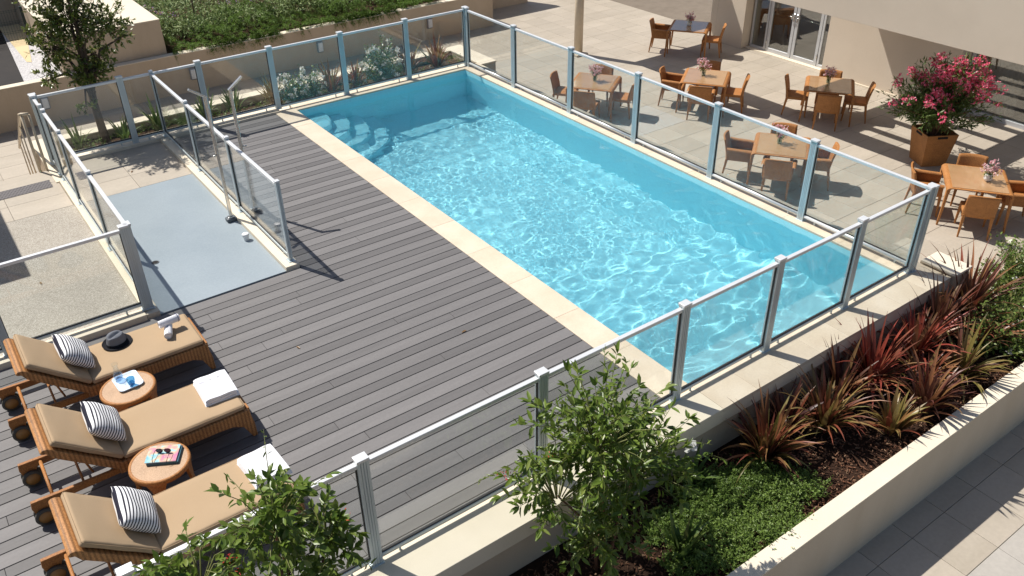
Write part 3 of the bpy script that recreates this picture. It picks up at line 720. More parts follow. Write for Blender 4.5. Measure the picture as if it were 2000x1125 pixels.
# door screen: side lights and two glazed leaves
y = 10.26
for (w, kind) in ((0.52, 'side_light'), (0.80, 'door'), (0.80, 'door'), (0.38, 'side_light')):
    f = empty(kind, (9.12-8.9, y-w/2-7.0, 0.022), 0); f.parent = bd
    e = 0.085 if kind == 'door' else 0.055; fm = MB(); hgt = 2.3
    fm.box((-0.03,-w/2+0.003,0),(0.03,-w/2+e,hgt)).box((-0.03,w/2-e,0),(0.03,w/2-0.003,hgt)).box((-0.03,-w/2+e,0),(0.03,w/2-e,e*1.25)).box((-0.03,-w/2+e,hgt-e),(0.03,w/2-e,hgt))
    obj('frame', bevmesh(fm, 0.003, 1), M['frame'], f)
    obj('pane', MB().box((-0.005,-w/2+e+0.001,e*1.25+0.001),(0.005,w/2-e-0.001,hgt-e-0.001)), M['window'], f)
    if kind == 'door':
        sgn = 1 if y < 9.5 else -1
        hm = MB().tube([(-0.03, sgn*(w/2-0.045), 1.05), (-0.085, sgn*(w/2-0.045), 1.05), (-0.09, sgn*(w/2-0.17), 1.05)], 0.011, 8)
        obj('handle', hm, M['steel'], f)
        obj('lock_plate', bevmesh(MB().box((-0.04, sgn*(w/2-0.045)-0.02, 0.93), (-0.0305, sgn*(w/2-0.045)+0.02, 1.13)), 0.003, 1), M['steel'], f)
        for zz in (0.25, 1.75): obj('hinge', MB().tube([(-0.036, -sgn*(w/2-0.012), zz-0.06), (-0.036, -sgn*(w/2-0.012), zz+0.06)], 0.011, 8), M['steel'], f)
        if sgn > 0: obj('push_bar', MB().tube([(0.07, -w/2+0.1, 1.0), (0.07, w/2-0.1, 1.0)], 0.014, 8), M['steel'], f)
    y -= w + 0.012
# big window at the right
wn = empty('window', (9.22-8.9, 1.6-7.0, 0), 0); wn.parent = bd
fm = MB().box((-0.04,-3.4,0),(0.04,2.78,0.09)).box((-0.035,2.70,0.09),(0.035,2.78,2.34)).box((-0.035,0.9,0.09),(0.035,0.98,2.34)).box((-0.035,-1.1,0.09),(0.035,-1.02,2.34))
obj('frame', fm, M['frame'], wn)
for a, b in ((-1.02,0.9),(0.98,2.70)): obj('pane', MB().box((-0.005,a+0.001,0.0915),(0.005,b-0.001,2.338)), M['window'], wn)
cm = MB(); cm.grid(lambda u, v: (0.35+0.035*math.sin(u*2*PI*9), 1.75+0.85*u, 0.05+2.25*v), 90, 2)
obj('curtain', cm, M['curtain'], wn)
cm = MB(); cm.grid(lambda u, v: (0.35+0.03*math.sin(u*2*PI*6), 0.35+0.5*u, 0.05+2.25*v), 60, 2)
obj('curtain', cm, M['curtain'], wn)
# a sideboard with a lamp inside the left side light
sb = empty('sideboard', (9.75, 9.95, G+0.0125), 0, label='dark wooden sideboard seen inside behind the left door glass', cat='sideboard')
obj('cabinet', bevmesh(MB().box((-0.2,-0.4,0.12),(0.2,0.28,0.8)), 0.01, 2), plain('dark_wood', (0.12,0.06,0.03), 0.5), sb)
obj('leg', MB().box((-0.18,-0.38,0),(-0.14,-0.34,0.119)).box((-0.18,0.22,0),(-0.14,0.26,0.119)).box((0.14,-0.38,0),(0.18,-0.34,0.119)).box((0.14,0.22,0),(0.18,0.26,0.119)), plain('dark_wood_leg', (0.1,0.05,0.025), 0.5), sb)
tl = empty('table_lamp', (9.72, 10.0, G+0.8126), 0, label='small table lamp with pale shade behind the left door glass', cat='lamp')
obj('lamp_base', MB().lathe([(0.07,0),(0.07,0.015),(0.02,0.03),(0.015,0.2)], 16), M['interior_floor'], tl)
obj('lamp_shade', MB().lathe([(0.09,0.18),(0.075,0.52)], 20), plain('linen_shade', (0.6,0.54,0.45), 0.8), tl)

pg = empty('pergola', (5.1, 5.0, G), 0, label='deep greige fascia of the terrace pergola across the top right', cat='pergola')
def gslab(name, lo, hi, mat='facade', bev=0.0):
    o = pg.location; return slab(name, tuple(lo[i]-o[i] for i in range(3)), tuple(hi[i]-o[i] for i in range(3)), M[mat], bev, pg)
ZB, ZP = 1.205, 2.74
gslab('front_fascia', (5.0, -4.0, ZB), (5.19, 12.9, ZP), bev=0.004)
gslab('side_fascia', (5.191, 12.70, ZB), (8.79, 12.9, ZP))
gslab('cross_beam', (5.191, 7.28, ZB+0.35), (8.79, 7.46, ZB+1.10))
gslab('cross_beam', (5.191, 4.56, ZB+0.35), (8.79, 4.74, ZB+1.10))
for k in range(4):
    x = 5.76+0.74*k
    gslab('slat', (x, 4.745, ZB+0.42), (x+0.12, 7.275, ZB+0.78))
    gslab('slat', (x, -4.0, ZB+0.42), (x+0.12, 4.555, ZB+0.78)) if k % 2 == 0 else None
gslab('shade_panel', (7.85, 5.5, ZB+0.80), (8.60, 7.27, ZB+0.90))  # panel added out of view to keep the building wall in shade
pole = empty('pergola_pole', (5.09, 12.62, G), 0, label='round cream steel pole rising out of the terrace behind the pool', cat='pole')
obj('shaft', MB().tube([(0,0,0.01),(0,0,ZB-G-0.001)], 0.115, 28), M['pole'], pole)
obj('foot_plate', bevmesh(MB().box((-0.19,-0.19,0.0),(0.19,0.19,0.05)), 0.008, 2), M['pole'], pole)

# wall lights
lampm = bevmesh(MB().box((-0.085,-0.07,-0.15),(0.085,0,0.15)), 0.035, 4, 'housing', True)
lensm = bevmesh(MB().box((-0.062,-0.095,-0.115),(0.062,-0.06,0.115)), 0.028, 4, 'lens', True)
for x, z, lab in ((-7.21,-0.93,'white wall lamp on the garden wall behind the tree and gate'), (-3.92,-0.97,'wall lamp half hidden behind a fence post, on the garden wall'), (-0.61,-0.96,'wall lamp on the garden wall above the white flowers'), (2.70,-0.94,'wall lamp on the garden wall nearest the terrace')):
    r = empty('wall_lamp', (x, 16.2185, z), 0, label=lab, cat='lamp', group='lamps along the garden wall')
    obj('housing', lampm, M['lamp_body'], r); obj('lens', lensm, M['lamp_lens'], r)
def rounded_rect(w, h, r, n=5):
    out = []
    for cx, cy, a0 in ((w/2-r,h/2-r,0),(-w/2+r,h/2-r,PI/2),(-w/2+r,-h/2+r,PI),(w/2-r,-h/2+r,3*PI/2)):
        out += [(cx+r*math.cos(a0+PI/2*k/n), cy+r*math.sin(a0+PI/2*k/n)) for k in range(n+1)]
    return out
# ================================================================== SUN LOUNGERS
def extrude_xz(prof, y0, y1):
    n = len(prof)
    mb = MB(); mb.add([(x,y0,z) for x,z in prof] + [(x,y1,z) for x,z in prof],
        [tuple(range(n)), tuple(range(2*n-1, n-1, -1))] + [(i, n+i, n+(i+1)%n, (i+1)%n) for i in range(n)])
    return mb
def cushion(L, W, H, r=0.026, seed=1.0):
    """soft rectangular pad lying on z=0, slightly crowned, with rounded rim"""
    me = bevmesh(MB().box((0,-W/2,0),(L,W/2,H)), r, 4, 'cushion', True)
    bm = bmesh.new(); bm.from_mesh(me)
    bmesh.ops.subdivide_edges(bm, edges=[e for e in bm.edges if e.calc_length() > 0.2], cuts=9, use_grid_fill=True)
    for v in bm.verts:
        if v.co.z > H*0.6:
            a, b = v.co.x/L*2-1, v.co.y/W*2
            v.co.z += 0.006*(1-a*a)*(1-b*b) + 0.0028*math.sin(9*a+2*b+seed)*math.cos(6*b-3*a)
        v.co.y += 0.003*math.sin(v.co.x*21+seed)*(1 if v.co.y > 0 else -1)
    bm.to_mesh(me); bm.free(); me.polygons.foreach_set('use_smooth', [True]*len(me.polygons))
    return me
def make_lounger():
    r = empty('sun_lounger')
    side = [(0.66,0.335),(0.66,0.215),(1.55,0.215),(1.70,0.205),(1.795,0.155),(1.865,0.0),(1.91,0.0),(1.905,0.16),(1.875,0.335)]
    for y in (-0.335, 0.30):
        obj('side_panel', bevmesh(extrude_xz(side, y, y+0.035), 0.006, 2), M['wicker_rib'], r)
    obj('seat_frame', bevmesh(MB().box((0.665,-0.299,0.27),(1.86,0.299,0.33)), 0.006, 2), M['wicker_dark'], r)
    obj('foot_panel', bevmesh(MB().box((1.862,-0.299,0.20),(1.895,0.299,0.334)), 0.01, 2), M['wicker'], r)
    for y in (-0.30, 0.265):
        br = [(-0.075,0.27),(-0.085,0.20),(-0.06,0.10),(0.03,0.10),(0.06,0.185),(0.66,0.20),(0.66,0.255)]
        obj('head_rail', bevmesh(extrude_xz(br, y, y+0.035), 0.005, 2), M['wicker_dark'], r)
    # backrest shell with a rolled lip
    ang = math.radians(41.5); c, s = math.cos(ang), math.sin(ang)
    top, bot = [], []
    for t in [0, .15, .3, .45, .6]:
        top.append((0.695-c*t, 0.335+s*t)); bot.append((0.695-c*t+s*-0.0-0.06*s, 0.335+s*t-0.085*c))
    lip = [(0.215,0.762),(0.19,0.778),(0.155,0.78),(0.13,0.758),(0.142,0.74),(0.175,0.73)]
    prof = list(reversed(top))
    prof = [(0.695,0.335)] + [(x,z) for x,z in top[1:]] + lip + list(reversed(bot))
    obj('backrest', bevmesh(extrude_xz(list(reversed(prof)), -0.335, 0.335), 0.008, 2), M['wicker_rib'], r)
    sc_ = obj('seat_cushion', cushion(1.13, 0.63, 0.066), M['canvas'], r, (0.725, 0, 0.332))
    bc = obj('back_cushion', cushion(0.655, 0.63, 0.06), M['canvas'], r, (0.715, 0, 0.352)); bc.rotation_euler = (0, PI+ang, 0)
    bc.rotation_euler = (PI, PI+ang, 0); bc.location = (0.705, 0, 0.345)
    for c_, Lc in ((sc_, 1.13), (bc, 0.655)):
        zc = 0.053 if c_ is sc_ else 0.047
        rp = [(x, y, zc) for x, y in [(px_+Lc/2, py_) for px_, py_ in rounded_rect(Lc+0.002, 0.632, 0.03)]]
        obj('piping', MB().tube(rp+rp[:1], 0.0035, 5, False), M['canvas'], c_)
    for x, rr in ((0.10, 0.015), (0.36, 0.011)):
        obj('cross_bar', MB().tube([(x,-0.28,0.235),(x,0.28,0.235)], rr, 8), M['wicker'], r)
    for y in (-0.16, 0.16):
        obj('strut', MB().tube([(0.46,y,0.22),(0.40,y,0.48)], 0.010, 8), M['wicker'], r)
    tyre = MB().lathe([(0.062,-0.016),(0.080,-0.016),(0.088,-0.009),(0.088,0.009),(0.080,0.016),(0.062,0.016)], 28).mesh('tyre')
    disc = MB().lathe([(0,-0.013),(0.062,-0.013),(0.063,0.013),(0,0.015)], 28).mesh('rim')
    for y in (-0.2825, 0.2825):
        w = empty('wheel', (-0.005, y, 0.0885)); w.parent = r
        for dy in (-0.034, 0.034):
            o = obj('tyre', tyre, M['rubber'], w, (0, dy, 0)); o.rotation_euler = (PI/2, 0, 0)
            o = obj('rim', disc, M['hub'], w, (0, dy, 0)); o.rotation_euler = (PI/2, 0, 0)
        obj('fork', bevmesh(MB().box((-0.03,-0.012,-0.01),(0.03,0.012,0.02)), 0.004, 1), M['dark_grey'], w)
    return r
lounger = make_lounger()
for i, (x, y, lab) in enumerate(((-9.675, 3.695, 'wicker lounger with a grey hat and rolled towels, nearest the kerb'),
                                 (-9.715, 2.41, 'middle wicker lounger with one folded white towel at its foot'),
                                 (-9.775, 1.13, 'wicker lounger nearest the camera, partly hidden by the shrub'))):
    o = lounger if i == 0 else copy_tree(lounger)
    o.location = (x, y, 0); tag(o, lab, 'lounger', 'loungers in a row on the deck')

def pillow_mesh(L=0.35, W=0.45, T=0.18):
    mb = MB(); nu, nv = 26, 26
    def f(sgn):
        def g(u, v):
            a, b = 2*u-1, 2*v-1
            e = max(0.0, (1-abs(a)**3.2)*(1-abs(b)**3.2))**0.5
            k = 1-0.07*(1-abs(b))*abs(a)**6*0 
            x = a*L/2*(1-0.06*(1-b*b)*0.6); y = b*W/2*(1-0.06*(1-a*a)*0.6)
            wr = 0.006*math.sin(7*a+5*b)*e
            return (x, y, sgn*(T/2*e+wr*0.6))
        return g
    mb.grid(f(1), nu, nv); mb.grid(f(-1), nu, nv, flip=True)
    me = mb.mesh('pillow'); bm = bmesh.new(); bm.from_mesh(me); bmesh.ops.remove_doubles(bm, verts=bm.verts, dist=1e-4); bm.to_mesh(me); bm.free()
    me.polygons.foreach_set('use_smooth', [True]*len(me.polygons)); return me
pm = pillow_mesh()
for x, y, rz, lab in ((-8.995, 3.73, 0.06, 'black and white striped pillow on the lounger by the kerb'), (-9.03, 2.44, 0.0, 'black and white striped pillow on the middle lounger'), (-9.095, 1.17, -0.05, 'black and white striped pillow on the lounger nearest the camera')):
    o = obj('striped_pillow', pm, M['stripe'], None, (x, y, 0.572), label=lab, cat='pillow', group='striped pillows')
    o.rotation_euler = (0.08, math.radians(44), rz)

# ---- side tables
def make_side_table():
    r = empty('side_table')
    obj('table_top', MB().lathe([(0,0.39),(0.24,0.39)], 40), M['wicker_top'], r)
    obj('rim', MB().lathe([(0.238,0.391),(0.25,0.395),(0.262,0.388),(0.266,0.37),(0.26,0.345),(0.245,0.335),(0.22,0.335)], 40), M['wicker'], r)
    for k in range(4):
        a = PI/4 + k*PI/2; p, q = Vector((math.cos(a),math.sin(a),0)), Vector((-math.sin(a),math.cos(a),0))
        mb = MB(); pts = []
        for t, wd, rr in ((0.0,0.085,0.235),(0.2,0.06,0.228),(0.5,0.035,0.232),(1.0,0.024,0.25)):
            z = 0.345*(1-t)
            for sx, sy in ((-1,-1),(1,-1),(1,1),(-1,1)):
                pts.append(p*(rr+0.014*sy) + q*(wd*sx*0.5*2) + Vector((0,0,z)))
        fs = [(4*i+j, 4*i+(j+1)%4, 4*i+4+(j+1)%4, 4*i+4+j) for i in range(3) for j in range(4)] + [(3,2,1,0),(12,13,14,15)]
        mb.add(pts, [tuple(reversed(f)) for f in fs]); obj('leg', bevmesh(mb, 0.004, 2, 'leg', True), M['wicker'], r)
    return r
stb = make_side_table()
for i, (x, y, lab) in enumerate(((-8.69, 3.06, 'round wicker side table carrying a pale blue tray'), (-8.755, 1.82, 'round wicker side table carrying a magazine and sunglasses'))):
    o = stb if i == 0 else copy_tree(stb); o.location = (x, y, 0); o.rotation_euler = (0,0,0.15+0.2*i); tag(o, lab, 'table', 'round side tables between the loungers')

# ---- tray, carafe, glass
def tray_mesh():
    mb = MB(); rings = []
    for w, h, r, z in ((0.20,0.24,0.03,0.0),(0.235,0.275,0.04,0.022),(0.245,0.285,0.045,0.022),(0.24,0.28,0.042,0.016),(0.205,0.245,0.03,-0.0)):
        pass
    lv = ((0.212,0.252,0.035,0.0),(0.244,0.284,0.045,0.022),(0.236,0.276,0.042,0.023),(0.205,0.245,0.033,0.004))
    n = 24
    for w, h, r, z in lv: mb.v += [(x,y,z) for x,y in rounded_rect(w,h,r)]
    for i in range(3):
        for k in range(n): mb.f.append((i*n+k, i*n+(k+1)%n, (i+1)*n+(k+1)%n, (i+1)*n+k)); mb.sm.append(True)
    mb.f += [tuple(range(n-1,-1,-1)), tuple(3*n+k for k in range(n))]; mb.sm += [False, False]
    return mb
TZ = 0.3905
obj('tray', tray_mesh(), M['tray'], None, (-8.665, 3.135, TZ), 0.06, label='pale blue tray with rounded corners on the side table', cat='tray')
cf = empty('carafe', (-8.725, 3.225, TZ+0.005), 0, label='clear glass carafe half full of water on the tray', cat='carafe')
obj('glass_body', MB().lathe([(0,0.0),(0.040,0.0),(0.044,0.006),(0.044,0.085),(0.036,0.105),(0.024,0.125),(0.023,0.165),(0.033,0.20)], 28), M['water_glass'], cf)
obj('water_fill', MB().lathe([(0,0.008),(0.041,0.008),(0.041,0.07),(0,0.07)], 28), panemat('carafe_water', (0.72,0.82,0.92)), cf)
tg = empty('drinking_glass', (-8.645, 3.06, TZ+0.005), 0, label='blue tinted tumbler on the tray beside the carafe', cat='glass')
obj('glass_wall', MB().lathe([(0,0.002),(0.030,0.0),(0.034,0.03),(0.040,0.085),(0.038,0.085),(0.032,0.03),(0.027,0.012),(0,0.012)], 26), M['blue_glass'], tg)

# ---- magazine, book, sunglasses
mg = empty('magazine', (-8.705, 1.862, TZ+0.0255), -0.52, label='glossy magazine with pastel cover on the side table', cat='magazine')
obj('cover', bevmesh(MB().box((-0.135,-0.105,0.0085),(0.135,0.105,0.0115)), 0.001, 1), M['cover'], mg)
obj('pages', MB().box((-0.132,-0.102,0.0),(0.132,0.102,0.0084)), M['towel'], mg)
obj('book', bevmesh(MB().box((-0.135,-0.105,0),(0.14,0.105,0.024)), 0.002, 1), plain('dark_teal_cover', (0.02,0.09,0.13), 0.35), None, (-8.697, 1.853, TZ+0.001), -0.50, label='dark teal book lying under the magazine', cat='book')
sg = empty('sunglasses', (-8.695, 1.862, TZ+0.0375), 2.55, label='black sunglasses with purple lenses lying on the magazine', cat='sunglasses')
for sx in (-1, 1):
    ln = MB(); ring = [(sx*0.036+0.029*math.cos(a), -0.004*abs(math.cos(a))-0.002, 0.026+0.023*math.sin(a)*(1 if math.sin(a) > 0 else 1.05)) for a in [2*PI*k/20 for k in range(20)]]
    ln.add(ring, [tuple(range(20))]); obj('lens', ln, M['lens'], sg)
    obj('rim', MB().tube(ring + ring[:1], 0.003, 6, False), M['black_gloss'], sg)
    obj('temple', MB().tube([(sx*0.066,0,0.036),(sx*0.068,0.05,0.034),(sx*0.066,0.10,0.026),(sx*0.06,0.125,0.006)], 0.0026, 6), M['black_gloss'], sg)
obj('bridge', MB().tube([(-0.009,-0.004,0.034),(0,-0.006,0.038),(0.009,-0.004,0.034)], 0.003, 6), M['black_gloss'], sg)

# ---- hat
ht = empty('hat', (-8.575, 3.865, 0.4035), 0.5, label='grey felt trilby hat lying on the lounger by the kerb', cat='hat')
def crown(u, v):
    a = 2*PI*u; t = v
    if t < 0.62: rr = 0.098-0.022*t/0.62; z = 0.006+0.105*t/0.62
    else: rr = 0.076*(1-(t-0.62)/0.38)**0.75; z = 0.111+0.016*(1-(1-(t-0.62)/0.38)**2)
    x, y = rr*1.13*math.cos(a), rr*math.sin(a)
    if t > 0.5:
        k = min(1,(t-0.5)/0.3); z -= 0.038*k*math.exp(-(y/0.022)**2)*(0.6+0.4*math.cos(x*12))
        y *= 1-0.22*k*max(0, x/0.09)
    return (x, y, z)
obj('crown', MB().grid(crown, 40, 22), M['felt'], ht)
obj('band', MB().grid(lambda u, v: (1.135*(0.0995-0.0055*v)*math.cos(2*PI*u), 1.01*(0.0995-0.0055*v)*math.sin(2*PI*u), 0.008+0.026*v), 40, 2), M['felt_dark'], ht)
obj('brim', MB().lathe([(0.095,0.006),(0.12,0.003),(0.145,0.010),(0.150,0.016),(0.145,0.007),(0.12,0.0),(0.09,0.002)], 40), M['felt_dark'], ht)

# ---- towels
def rolled(L, R):
    mb = MB(); n = 30; turns = 3.2
    pts = []
    for k in range(n*3+1):
        a = turns*2*PI*k/(n*3); rr = R*(0.22+0.78*k/(n*3)); pts.append((rr*math.cos(a), rr*math.sin(a)))
    m = len(pts)
    for j, y in enumerate((-L/2, -L/2+0.01, L/2-0.01, L/2)):
        sc_ = 0.97 if j in (0,3) else 1.0
        mb.v += [(x*sc_, y, z*sc_) for x, z in pts]
    for j in range(3):
        for k in range(m-1): mb.f.append((j*m+k, j*m+k+1, (j+1)*m+k+1, (j+1)*m+k)); mb.sm.append(True)
    me = mb.mesh('towel')
    return me
for (x, y, z, rz, lab) in ((-8.08, 3.70, 0.450, -0.30, 'rolled white towel lying under another at the lounger foot'), (-8.035, 3.775, 0.512, -1.45, 'rolled white towel with blue edge lying on top of another')):
    r = empty('rolled_towel', (x, y, z), rz, label=lab, cat='towel', group='white towels')
    obj('roll', rolled(0.22, 0.048), M['towel'], r)
    obj('core', MB().tube([(0,-0.104,0),(0,0.104,0)], 0.037, 14), M['towel'], r)
    if z > 0.48: obj('stripe', MB().grid(lambda u, v: (0.0492*math.cos(2*PI*u), 0.088+0.006*v, 0.0492*math.sin(2*PI*u)), 30, 2), M['navy'], r)
def folded_mesh(w, h, layers=3, th=0.024):
    mb = MB()
    for k in range(layers):
        i = 0.004*k
        def f(u, v, k=k, i=i):
            a, b = 2*u-1, 2*v-1
            return ((w/2-i)*a, (h/2-i)*b, th*(k+1) - 0.006*(abs(a)**8+abs(b)**8) + 0.0025*math.sin(5*a+3*b+k))
        mb.grid(f, 12, 12)
        edge = [(u, 0) for u in np.linspace(0,1,12)] + [(1, v) for v in np.linspace(0,1,12)] + [(u, 1) for u in np.linspace(1,0,12)] + [(0, v) for v in np.linspace(1,0,12)]
        b0 = len(mb.v); m = len(edge)
        for off, dz in ((0.0,0.0),(0.004,-th*0.35),(0.004,-th*0.75),(0.0,-th*0.96)):
            for (u, v) in edge:
                p = f(u, v); d = Vector((2*u-1, 2*v-1, 0)); d = Vector((round(d.x*0.5001+0.0), round(d.y*0.5001), 0)) if False else d
                mb.v.append((p[0]+off*(1 if u > 0.99 else -1 if u < 0.01 else 0), p[1]+off*(1 if v > 0.99 else -1 if v < 0.01 else 0), p[2]+dz))
        for j in range(3):
            for q in range(m): mb.f.append((b0+j*m+(q+1)%m, b0+j*m+q, b0+(j+1)*m+q, b0+(j+1)*m+(q+1)%m)); mb.sm.append(True)
    return mb
fm_ = folded_mesh(0.325, 0.40).mesh('folds')
for (x, y, rz, lab) in ((-8.0, 2.475, -0.03, 'folded white towel with small grey lettering on the middle lounger'), (-8.04, 1.17, 0.05, 'folded white towel on the lounger behind the shrub leaves')):
    r = empty('folded_towel', (x, y, 0.4010), rz, label=lab, cat='towel', group='white towels')
    obj('folds', fm_, M['towel'], r)
    if y > 2:
        cu = bpy.data.curves.new('lettering', 'FONT'); cu.body = 'WELV DI OWE'; cu.size = 0.030; cu.extrude = 0.0004; cu.align_x = 'CENTER'; cu.space_character = 1.15
        to = bpy.data.objects.new('tmp_text', cu); COL.objects.link(to)
        bpy.context.view_layer.update()
        dg = bpy.context.evaluated_depsgraph_get(); me = bpy.data.meshes.new_from_object(to.evaluated_get(dg)); bpy.data.objects.remove(to)
        me.materials.clear(); obj('lettering', me, M['ink'], r, (-0.02, 0.085, 0.0755), 0.02)

# ================================================================== TERRACE TABLES AND CHAIRS
def make_table():
    r = empty('dining_table'); S = 0.515; H = 0.70
    # woven top that rolls over two sides
    prof = []
    for k in range(9):
        a = PI/2*k/8; prof.append((S-0.07+0.07*math.sin(a), H-0.07+0.07*math.cos(a)))
    top = [(-x, z) for x, z in reversed(prof)] + prof
    bot = [(x*(1-0.035/S), z-0.034 if abs(x) < S-0.08 else z-0.02) for x, z in reversed(top)]
    obj('table_top', bevmesh(extrude_xz(list(reversed(top+bot)), -S, S), 0.006, 2, 'table_top'), M['wicker'], r)
    obj('glass_top', bevmesh(MB().box((-0.43,-0.47,H+0.001),(0.43,0.47,H+0.007)), 0.002, 1), M['table_glass'], r)
    for sx in (-1, 1):
        for sy in (-1, 1):
            pts = []
            for t, w, d, ox in ((0,0.10,0.05,0.0),(0.25,0.072,0.045,0.004),(0.6,0.052,0.038,0.014),(1,0.036,0.03,0.03)):
                z = (H-0.065)*(1-t); cx = sx*(S-0.028+ox); cy = sy*(S-w/2-0.004+ox*0.6)
                for a, b in ((-1,-1),(1,-1),(1,1),(-1,1)): pts.append((cx+a*d/2, cy+b*w/2, z))
            fs = [(4*i+j, 4*i+4+j, 4*i+4+(j+1)%4, 4*i+(j+1)%4) for i in range(3) for j in range(4)] + [(0,1,2,3),(15,14,13,12)]
            obj('leg', bevmesh(MB().add(pts, fs), 0.006, 2, 'leg', True), M['wicker'], r)
        obj('apron', bevmesh(MB().box((sx*(S-0.045)-0.012, -S+0.10, H-0.125), (sx*(S-0.045)+0.012, S-0.10, H-0.062)), 0.005, 2), M['wicker_dark'], r)
    return r
def tglass():
    m, N, L, b = newmat('smoked_table_glass'); setc(b, (0.40, 0.20, 0.075), 0.25, spec=0.5)
    b.inputs['Coat Weight'].default_value = 1.0; b.inputs['Coat Roughness'].default_value = 0.015; b.inputs['Coat IOR'].default_value = 1.55
    w = N.new('ShaderNodeTexWave'); w.inputs['Scale'].default_value = 28; w.inputs['Distortion'].default_value = 0.4
    L.new(objco(N), w.inputs['Vector'])
    f = noise(N, L, objco(N), 5, 3)
    col = mixc(N, L, 0.5, ramp(N, L, w.outputs['Fac'], [(0.2, (0.40,0.235,0.115)), (0.8, (0.47,0.285,0.145))]), ramp(N, L, f, [(0.3, (0.38,0.22,0.105)), (0.7, (0.49,0.30,0.155))]))
    L.new(col, b.inputs['Base Color']); return m
M['table_glass'] = tglass()
def limb(p0, p1, s0, s1):
    """square tapered leg"""
    pts = []
    for p, s in ((p0, s0), (p1, s1)):
        for a, b in ((-1,-1),(1,-1),(1,1),(-1,1)): pts.append((p[0]+a*s/2, p[1]+b*s/2, p[2]))
    return MB().add(pts, [(0,4,5,1),(1,5,6,2),(2,6,7,3),(3,7,4,0),(0,1,2,3),(7,6,5,4)])
def make_chair(arms):
    r = empty('armchair' if arms else 'dining_chair')
    wm_ = M['wicker']
    obj('seat', bevmesh(MB().box((-0.235,-0.22,0.375),(0.235,0.235,0.44)), 0.018, 3, 'seat', True), wm_, r)
    def back(off):
        def f(u, v):
            a = 2*u-1; w = 0.25-0.012*v
            y = -0.215-0.02-0.085*v**1.5 + 0.04*a*a + off
            z = 0.37+0.425*v - 0.012*a*a*v
            return (w*a, y, z)
        return f
    mb = MB(); mb.grid(back(0.014), 12, 9); mb.grid(back(-0.014), 12, 9, flip=True)
    n = 12; b2 = n*9
    rim = [i for i in range(n)] + [n*j+n-1 for j in range(1, 9)] + [n*8+i for i in range(n-2, -1, -1)] + [n*j for j in range(7, 0, -1)]
    for k in range(len(rim)):
        a, b = rim[k], rim[(k+1) % len(rim)]; mb.f.append((b, a, a+b2, b+b2)); mb.sm.append(False)
    obj('backrest', mb, wm_, r)
    for sx in (-1, 1):
        obj('leg', bevmesh(limb((sx*0.212,0.205,0.40),(sx*0.225,0.225,0),0.05,0.026), 0.005, 2), wm_, r)
        obj('leg', bevmesh(limb((sx*0.212,-0.205,0.40),(sx*0.225,-0.265,0),0.05,0.026), 0.005, 2), wm_, r)
        if arms:
            m2 = MB()
            def arm(u, v):
                y = -0.22+0.44*u; a = PI*v; z0 = 0.585+0.02*(1-u)
                return (sx*(0.262+0.042*math.cos(a)), y, z0+0.035*math.sin(a))
            m2.grid(arm, 8, 9, flip=(sx < 0)); obj('arm', m2, wm_, r)
            obj('arm_panel', bevmesh(extrude_xz([( -0.21,0.40),(0.22,0.40),(0.215,0.588),(-0.215,0.606)], -0.012, 0.012), 0.004, 1), M['wicker_dark'], r, (sx*0.255, 0, 0), PI/2)
    return r
ach, dch = make_chair(True), make_chair(False)
tbl = make_table()
A0 = math.radians(-54.3)
e1 = Vector((math.cos(A0), math.sin(A0), 0)); e2 = Vector((-math.sin(A0), math.cos(A0), 0))
_first = {'a': True, 'd': True}
def put_chair(kind, c, d, dist, lab, yaw=0.0):
    src = ach if kind == 'a' else dch
    o = src if _first[kind] else copy_tree(src); _first[kind] = False
    p = c + d*dist; o.location = (p.x, p.y, G)
    f = -d; o.rotation_euler = (0, 0, math.atan2(f.y, f.x)-PI/2+yaw)
    tag(o, lab, 'chair', 'wicker chairs round the terrace tables')
TABLES = [
 ((7.43, 10.93), 'wicker table farthest away, its glass top reflecting blue sky', 'the farthest table', {'l': ('a', .72), 'r': ('d', .60)}, 'pot'),
 ((2.74, 9.26), 'wicker table behind the fence, nearest the far pool corner', 'the table nearest the far pool corner', {'l': ('d', .66), 'r': ('d', .62), 'b': ('d', .60), 'f': ('d', .62)}, 'glass'),
 ((4.87, 7.96), 'wicker table in the middle of the terrace beside the long shadow', 'the middle terrace table', {'l': ('a', .70), 'r': ('d', .62), 'b': ('d', .56), 'f': ('a', .60)}, 'glass'),
 ((6.58, 5.95), 'wicker table half in shade in front of the building wall', 'the half shaded table by the wall', {'l': ('d', .63), 'r': ('d', .58), 'b': ('d', .44), 'f': ('d', .60)}, 'glass'),
 ((3.21, 4.49), 'wicker table right behind the fence beside the pool', 'the table right behind the fence', {'l': ('a', .74), 'r': ('a', .66), 'b': ('d', .56), 'f': ('a', .60)}, 'glass'),
 ((4.685, 1.56), 'largest-looking wicker table at the right edge by the oleander', 'the right edge table', {'l': ('a', .74), 'r': ('a', .66), 'b': ('d', .52), 'f': ('d', .60)}, 'pot'),
]
side_words = {'l': 'wicker chair on the left of', 'r': 'wicker chair on the right of', 'b': 'wicker chair on the far side of', 'f': 'wicker chair with its back to the pool at'}
for i, ((x, y), lab, short, ch, vase) in enumerate(TABLES):
    t = tbl if i == 0 else copy_tree(tbl)
    t.location = (x, y, G); t.rotation_euler = (0, 0, A0); tag(t, lab, 'table', 'wicker tables on the terrace')
    c = Vector((x, y, 0))
    for s, (k, dist) in ch.items():
        put_chair(k, c, {'l': -e1, 'r': e1, 'b': e2, 'f': -e2}[s], dist, side_words[s]+' '+short, rnd.uniform(-.06,.06))
